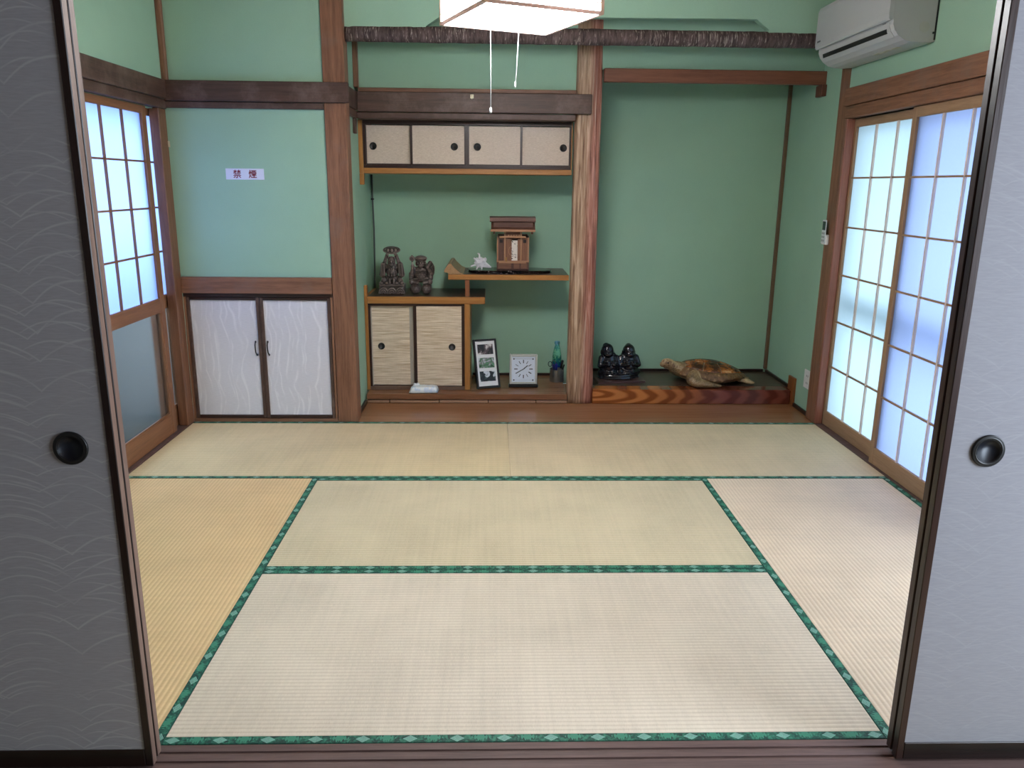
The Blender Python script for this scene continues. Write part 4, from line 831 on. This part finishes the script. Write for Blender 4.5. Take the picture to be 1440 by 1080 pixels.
for q, (dx, dz) in enumerate(((-0.034, 0.112), (-0.010, 0.120))):
    pts = [(dx+0.012*math.cos(2*PI*i/14), 0.001, dz+0.017*math.sin(2*PI*i/14)) for i in range(15)]
    obj('finger_ring', tube(BM(), pts, 0.003, 6), plain('dark_green_plastic', (30, 66, 58), 0.4) , t, local=True, smooth=True)
m = N('mottled_bottle_glass'); f = m.noise(m.co((1, 1, 1)), 45, 3, 0.6); sp = m.n('SeparateXYZ'); m.l(m.co(), sp.inputs[0])
gg = m.math('MULTIPLY_ADD', sp.outputs['Z'], 3.6, m.math('MULTIPLY', m.math('SUBTRACT', f, 0.5), 0.8))
col = m.ramp(gg, [(0.30, s2l((14, 30, 110))), (0.50, s2l((20, 110, 90))), (0.66, s2l((110, 190, 150))), (0.78, s2l((40, 130, 120))), (0.92, s2l((110, 170, 200)))])
BOT = m.bsdf(col, 0.08, None, 0.6, Coat_Weight=0.5)
t = thing('glass_bottle', 'mottled green and blue glass bottle standing behind the pen cup', 'bottle', (0.352, 3.53, 0.0625))
obj('bottle_body', lathe(BM(), [(0.0, 0.0), (0.028, 0.0), (0.031, 0.006), (0.031, 0.14), (0.029, 0.17), (0.021, 0.205), (0.016, 0.225), (0.0155, 0.240)], (0, 0, 0), 'z', 24), BOT, t, local=True, smooth=True)
obj('bottle_lip', lathe(BM(), [(0.0135, 0.2402), (0.0185, 0.2402), (0.019, 0.252), (0.0165, 0.256), (0.0125, 0.2562), (0.0125, 0.244)], (0, 0, 0), 'z', 24), BOT, t, local=True, smooth=True)
# packet of tissues
bm = BM(); nx, ny = 24, 16; gv = {}
for side in (0, 1):
    for i in range(nx+1):
        for j in range(ny+1):
            u, v = i/nx*2-1, j/ny*2-1; h = max(0.0, (1-abs(u)**9)*(1-abs(v)**7)); wr = 0.0035*noise.noise(Vector((u*3, v*3, 2)))
            z = 0.0055 + (0.036*h**0.7 + wr*h if side else -0.005*h**0.3)
            gv[side, i, j] = bm.verts.new((u*0.090 + 0.004*v, v*0.042, max(0.0003, z)))
for side in (0, 1):
    for i in range(nx):
        for j in range(ny): bm.faces.new([gv[side, i+a, j+b_] for a, b_ in ((0, 0), (1, 0), (1, 1), (0, 1))])
bmesh.ops.remove_doubles(bm, verts=bm.verts[:], dist=0.0008); bmesh.ops.recalc_face_normals(bm, faces=bm.faces[:])
t = thing('tissue_packet', 'soft white plastic packet of tissues lying on the platform edge', 'packet', (-0.518, 3.150, 0.0622), math.radians(3))
m = N('packet_film'); f = m.noise(m.co(), 30, 3); col = m.ramp(f, [(0.50, s2l((224, 232, 238))), (0.60, s2l((196, 214, 236)))])
pk = obj('film', bm, m.bsdf(col, 0.3, m.bump(f, 0.3, 0.003)), t, local=True, smooth=True)
b = BM(); ball(b, (-0.050, 0.018, 0.042), (0.018, 0.012, 0.010)); ball(b, (-0.058, 0.012, 0.048), (0.012, 0.008, 0.008)); ball(b, (-0.040, 0.02, 0.046), (0.012, 0.01, 0.009)); caps(b, (-0.066, 0.010, 0.040), (-0.040, 0.022, 0.050), 0.006)
obj('tissue', remesh(b, 0.003, 2), plain('tissue_white', (232, 234, 240), 0.8, var=0.02), t, local=True, smooth=True)

# ------------------------------------------------------------------ black pair figurine on its wooden base
m = N('black_glossy_resin'); f = m.noise(m.co(), 40, 3); BLK = m.bsdf(m.ramp(f, [(0.3, s2l((12, 13, 18))), (0.7, s2l((26, 28, 38)))]), 0.16, m.bump(f, 0.4, 0.005), 0.7)
t = thing('twin_figurine', 'glossy black figurine of two rounded seated figures side by side on a wooden base', 'figurine', (0.748, 3.385, 0.0945), math.radians(8))
bs = prism(BM(), [(-0.165, -0.125), (0.150, -0.125), (0.165, -0.02), (0.135, 0.070), (-0.150, 0.070)], 'z', 0.0, 0.012)
obj('wooden_base', bs, wood('base_plate_wood', (60, 40, 38), (92, 66, 62), 'x', 0.3), t, local=True)
b = BM()
for cx2, hz, sc, ln in ((-0.066, 0.196, 1.0, -0.012), (0.068, 0.190, 1.04, 0.0)):
    ball(b, (cx2, 0, 0.078), (0.068*sc, 0.054, 0.062)); ball(b, (cx2, 0.006, 0.132), (0.062*sc, 0.046, 0.048)); ball(b, (cx2, -0.030, 0.090), (0.046, 0.036, 0.044))
    ball(b, (cx2+ln, -0.002, hz), (0.041, 0.038, 0.046), 3); caps(b, (cx2+ln, 0.004, hz+0.010), (cx2+ln*1.6, 0.008, hz+0.026), 0.032, 0.024); ball(b, (cx2, 0.004, 0.165), (0.050*sc, 0.038, 0.026))
    ball(b, (cx2+ln, -0.030, hz-0.020), (0.028, 0.018, 0.022)); ball(b, (cx2+ln, -0.041, hz-0.004), (0.008, 0.009, 0.010))
    for sg in (-1, 1):
        caps(b, (cx2+sg*0.050, -0.004, 0.145), (cx2+sg*0.064, -0.022, 0.100), 0.022, 0.019); caps(b, (cx2+sg*0.062, -0.022, 0.100), (cx2+sg*0.022, -0.058, 0.108), 0.016, 0.013); ball(b, (cx2+sg*0.018, -0.062, 0.110), (0.014, 0.012, 0.013))
        caps(b, (cx2+sg*0.050, -0.018, 0.052), (cx2+sg*0.010, -0.056, 0.044), 0.028, 0.022); ball(b, (cx2+ln+sg*0.014, -0.036, hz+0.004), (0.008, 0.006, 0.006)); ball(b, (cx2+ln+sg*0.038, 0, hz-0.012), (0.009, 0.011, 0.019))
    for k in range(4): caps(b, (cx2-0.040+0.01*k, -0.054, 0.130-0.018*k), (cx2+0.040-0.008*k, -0.058, 0.124-0.018*k), 0.0065)
ball(b, (0.004, -0.040, 0.060), (0.022, 0.022, 0.024))
lathe(b, [(0, 0.0125), (0.138, 0.0125), (0.140, 0.018), (0.134, 0.026), (0.136, 0.034), (0.128, 0.044), (0, 0.046)], (0, 0, 0), 'z', 40)
for v in b.verts:
    if v.co.z < 0.047 and abs(v.co.y) > 0.055: v.co.y *= 0.58
obj('figures', remesh(b, 0.0032, 2), BLK, t, local=True, smooth=True)

# ------------------------------------------------------------------ mounted sea turtle
t = thing('sea_turtle', 'stuffed brown sea turtle with raised pale head lying on the platform', 'turtle', (1.36, 3.315, 0.0945), math.radians(8))
def dome(x, y):
    """height of the shell over its plan outline; head towards -x"""
    u = x/(0.235 if x > 0 else 0.262); v = y/0.168
    q = max(0.0, 1 - u*u - v*v); rim = 0.046 - 0.020*max(0, u) + 0.030*max(0, -u)**1.5
    return rim + 0.098*q**0.62*(1 - 0.24*u)
def outline(a, s=1.0):
    ca, sa = math.cos(a), math.sin(a); r = 1.0 + (0.05*(ca > 0.9)*(ca-0.9)*10)
    return (0.235 if ca > 0 else 0.262)*ca*r*s, 0.168*sa*s*(1 - 0.12*max(0, ca))
m = N('turtle_scute'); oi = m.n('ObjectInfo'); v = m.co(); f = m.noise(m.co((34, 90, 20)), 1.0, 4, 0.6, 1.2); g = m.noise(v, 9, 3)
gm = m.math('MULTIPLY_ADD', m.math('SUBTRACT', g, 0.5), 1.3, m.math('MULTIPLY_ADD', f, 0.75, m.math('MULTIPLY', oi.outputs['Random'], 0.12)))
col = m.ramp(gm, [(0.30, s2l((62, 38, 24))), (0.44, s2l((112, 66, 32))), (0.56, s2l((168, 98, 42))), (0.72, s2l((206, 158, 104)))]); SCU = m.bsdf(col, 0.25, m.bump(f, 0.3, 0.002), 0.5)
m = N('turtle_margin'); f = m.noise(m.co(), 40, 4); MARG = m.bsdf(m.ramp(f, [(0.3, s2l((78, 54, 32))), (0.58, s2l((126, 92, 56))), (0.72, s2l((190, 160, 118)))]), 0.4, m.bump(f, 0.3, 0.002))
m = N('turtle_skin'); vv = m.n('TexVoronoi', feature='DISTANCE_TO_EDGE'); m.l(m.co(), vv.inputs['Vector']); vv.inputs['Scale'].default_value = 75
f = m.noise(m.co(), 12, 4); sk = m.ramp(f, [(0.3, s2l((80, 60, 36))), (0.5, s2l((138, 110, 72))), (0.70, s2l((208, 182, 140)))])
ed = m.ramp(vv.outputs['Distance'], [(0.02, (1, 1, 1)), (0.07, (0, 0, 0))]); sp = m.n('SeparateXYZ'); m.l(m.co(), sp.inputs[0])
hd = m.math('MULTIPLY', m.math('LESS_THAN', sp.outputs['X'], -0.262), m.math('GREATER_THAN', sp.outputs['Z'], 0.108))
vb = m.n('TexVoronoi', feature='DISTANCE_TO_EDGE'); m.l(m.co(), vb.inputs['Vector']); vb.inputs['Scale'].default_value = 38
plate = m.ramp(vb.outputs['Distance'], [(0.10, (0, 0, 0)), (0.26, (1, 1, 1))])
sk2 = m.mix(m.math('MULTIPLY', hd, m.math('MULTIPLY', plate, 0.75)), sk, s2l((96, 62, 40)) + (1,))
SKIN = m.bsdf(m.mix(m.math('MULTIPLY', ed, 0.35), sk2, s2l((196, 180, 152)) + (1,)), 0.45, m.bump(vv.outputs['Distance'], 0.3, 0.003))
b = BM()
ball(b, (0.0, 0, 0.040), (0.205, 0.140, 0.040), 3); ball(b, (-0.150, 0, 0.070), (0.075, 0.090, 0.042), 3)
caps(b, (-0.185, -0.005, 0.082), (-0.268, -0.012, 0.108), 0.056, 0.043); caps(b, (-0.268, -0.012, 0.112), (-0.322, -0.016, 0.134), 0.039, 0.030)
ball(b, (-0.312, -0.016, 0.136), (0.050, 0.034, 0.032), 3, Euler((0, math.radians(16), 0))); ball(b, (-0.350, -0.017, 0.131), (0.022, 0.018, 0.019), 3)
ball(b, (-0.310, -0.016, 0.116), (0.038, 0.024, 0.016), 3)
for sg in (-1, 1):
    ball(b, (-0.322, -0.016+sg*0.024, 0.144), (0.011, 0.007, 0.007))
    # front flipper swept back along the flank
    pts = [(-0.160, sg*0.095, 0.070), (-0.180, sg*0.128, 0.048), (-0.160, sg*0.150, 0.034), (-0.115, sg*0.158, 0.026), (-0.060, sg*0.160, 0.018), (-0.015, sg*0.156, 0.010)]
    rr = [(0.056, 0.046, 0.040), (0.050, 0.040, 0.038), (0.048, 0.034, 0.031), (0.044, 0.030, 0.023), (0.036, 0.024, 0.015), (0.022, 0.014, 0.009)]
    for (p0, p1), (r0, r1) in zip(zip(pts, pts[1:]), zip(rr, rr[1:])):
        for k in range(5): ball(b, Vector(p0).lerp(Vector(p1), k/5), Vector(r0).lerp(Vector(r1), k/5))
    # hind flipper
    for k in range(7):
        q = k/6; ball(b, (0.175+0.046*q, sg*(0.080+0.024*q), 0.028-0.014*q), (0.038-0.008*q, 0.032-0.004*q, 0.021-0.011*q))
caps(b, (0.20, 0, 0.030), (0.262, 0.004, 0.016), 0.018, 0.006)
obj('body', remesh(b, 0.0036, 3), SKIN, t, local=True, smooth=True)
for sg in (-1, 1):
    e = BM(); ball(e, (-0.326, -0.016+sg*0.0300, 0.1445), (0.0062, 0.0032, 0.0052), 3); obj('eye', e, plain('eye_black', (16, 14, 12), 0.1), t, local=True, smooth=True)
# carapace shell, then its scutes as raised plates
bm = BM(); rings = []; NA, NR = 72, 14
for i in range(NR+1):
    s_ = math.cos(i/NR*PI/2)
    if i == NR: rings.append([bm.verts.new((0, 0, dome(0, 0)-0.002))]); break
    ring = []
    for k in range(NA):
        a = 2*PI*k/NA; x, y = outline(a, s_); ring.append(bm.verts.new((x, y, dome(x, y)-0.002)))
    rings.append(ring)
low = [bm.verts.new((*outline(2*PI*k/NA, 0.93), dome(*outline(2*PI*k/NA, 1.0))-0.018)) for k in range(NA)]
for k in range(NA): bm.faces.new((low[k], low[(k+1) % NA], rings[0][(k+1) % NA], rings[0][k]))
for a_, b_ in zip(rings, rings[1:]):
    for k in range(NA):
        bm.faces.new((a_[k], a_[(k+1) % NA], b_[(k+1) % NA], b_[k]) if len(b_) > 1 else (a_[k], a_[(k+1) % NA], b_[0]))
bm.faces.new(low[::-1]); bmesh.ops.recalc_face_normals(bm, faces=bm.faces[:])
cara = obj('carapace', bm, MARG, t, local=True, smooth=True)
def scute(poly, mat, lift=0.003, shrink=0.94):
    cx2 = sum(p[0] for p in poly)/len(poly); cy2 = sum(p[1] for p in poly)/len(poly)
    pl = [((p[0]-cx2)*shrink+cx2, (p[1]-cy2)*shrink+cy2) for p in poly]; b2 = BM(); n_ = len(pl); rows = []
    dense = []
    for i in range(n_):
        p, q = pl[i], pl[(i+1) % n_]
        for k in range(3): dense.append((p[0]+(q[0]-p[0])*k/3, p[1]+(q[1]-p[1])*k/3))
    for sc_, up in ((1.0, -0.002), (0.985, lift*0.7), (0.85, lift), (0.5, lift*1.2)):
        rows.append([b2.verts.new((cx2+(x-cx2)*sc_, cy2+(y-cy2)*sc_, dome(cx2+(x-cx2)*sc_, cy2+(y-cy2)*sc_)+up)) for x, y in dense])
    c_ = b2.verts.new((cx2, cy2, dome(cx2, cy2)+lift*1.2)); nd = len(dense)
    for a_, b_ in zip(rows, rows[1:]):
        for k in range(nd): b2.faces.new((a_[k], a_[(k+1) % nd], b_[(k+1) % nd], b_[k]))
    for k in range(nd): b2.faces.new((rows[-1][k], rows[-1][(k+1) % nd], c_))
    bmesh.ops.recalc_face_normals(b2, faces=b2.faces[:]); return obj('scute', b2, mat, cara, local=True, smooth=True)
vx = [-0.216, -0.128, -0.036, 0.046, 0.122, 0.188]; hw = [0.026, 0.034, 0.036, 0.034, 0.026, 0.016]
for i in range(5):
    xa, xb = vx[i], vx[i+1]; mx = (xa+xb)/2; wa, wb = hw[i], hw[i+1]; k = 0.052 if i < 4 else 0.034
    scute([(xa, -wa), (mx, -k), (xb, -wb), (xb, wb), (mx, k), (xa, wa)], SCU)
def rimpt(a, s_=0.86): return outline(a, s_)
for sg in (-1, 1):
    an = [math.radians(d) for d in (160, 122, 90, 58, 22)]
    for i in range(4):
        a0, a1 = an[i], an[i+1]; am = (a0+a1)/2; xa, xb = vx[i], vx[i+1]
        p0, pm, p1 = rimpt(a0), rimpt(am), rimpt(a1); x0_ = (vx[i]+vx[i+1])/2; x1_ = (vx[i+1]+vx[min(i+2, 5)])/2
        k0 = 0.052; k1 = 0.052 if i < 3 else 0.034
        poly = [(x0_, k0), (vx[i+1], hw[i+1]), (x1_, k1), p1, pm, p0]
        scute([(x, y*sg) for x, y in poly], SCU)
    for i in range(11):
        a0, a1 = math.radians(176-i*15.6), math.radians(176-(i+1)*15.6)
        poly = [outline(a0, 0.87), outline(a0, 1.0), outline((a0+a1)/2, 1.025), outline(a1, 1.0), outline(a1, 0.87)]
        scute([(x, y*sg) for x, y in poly], MARG, 0.002, 0.95)
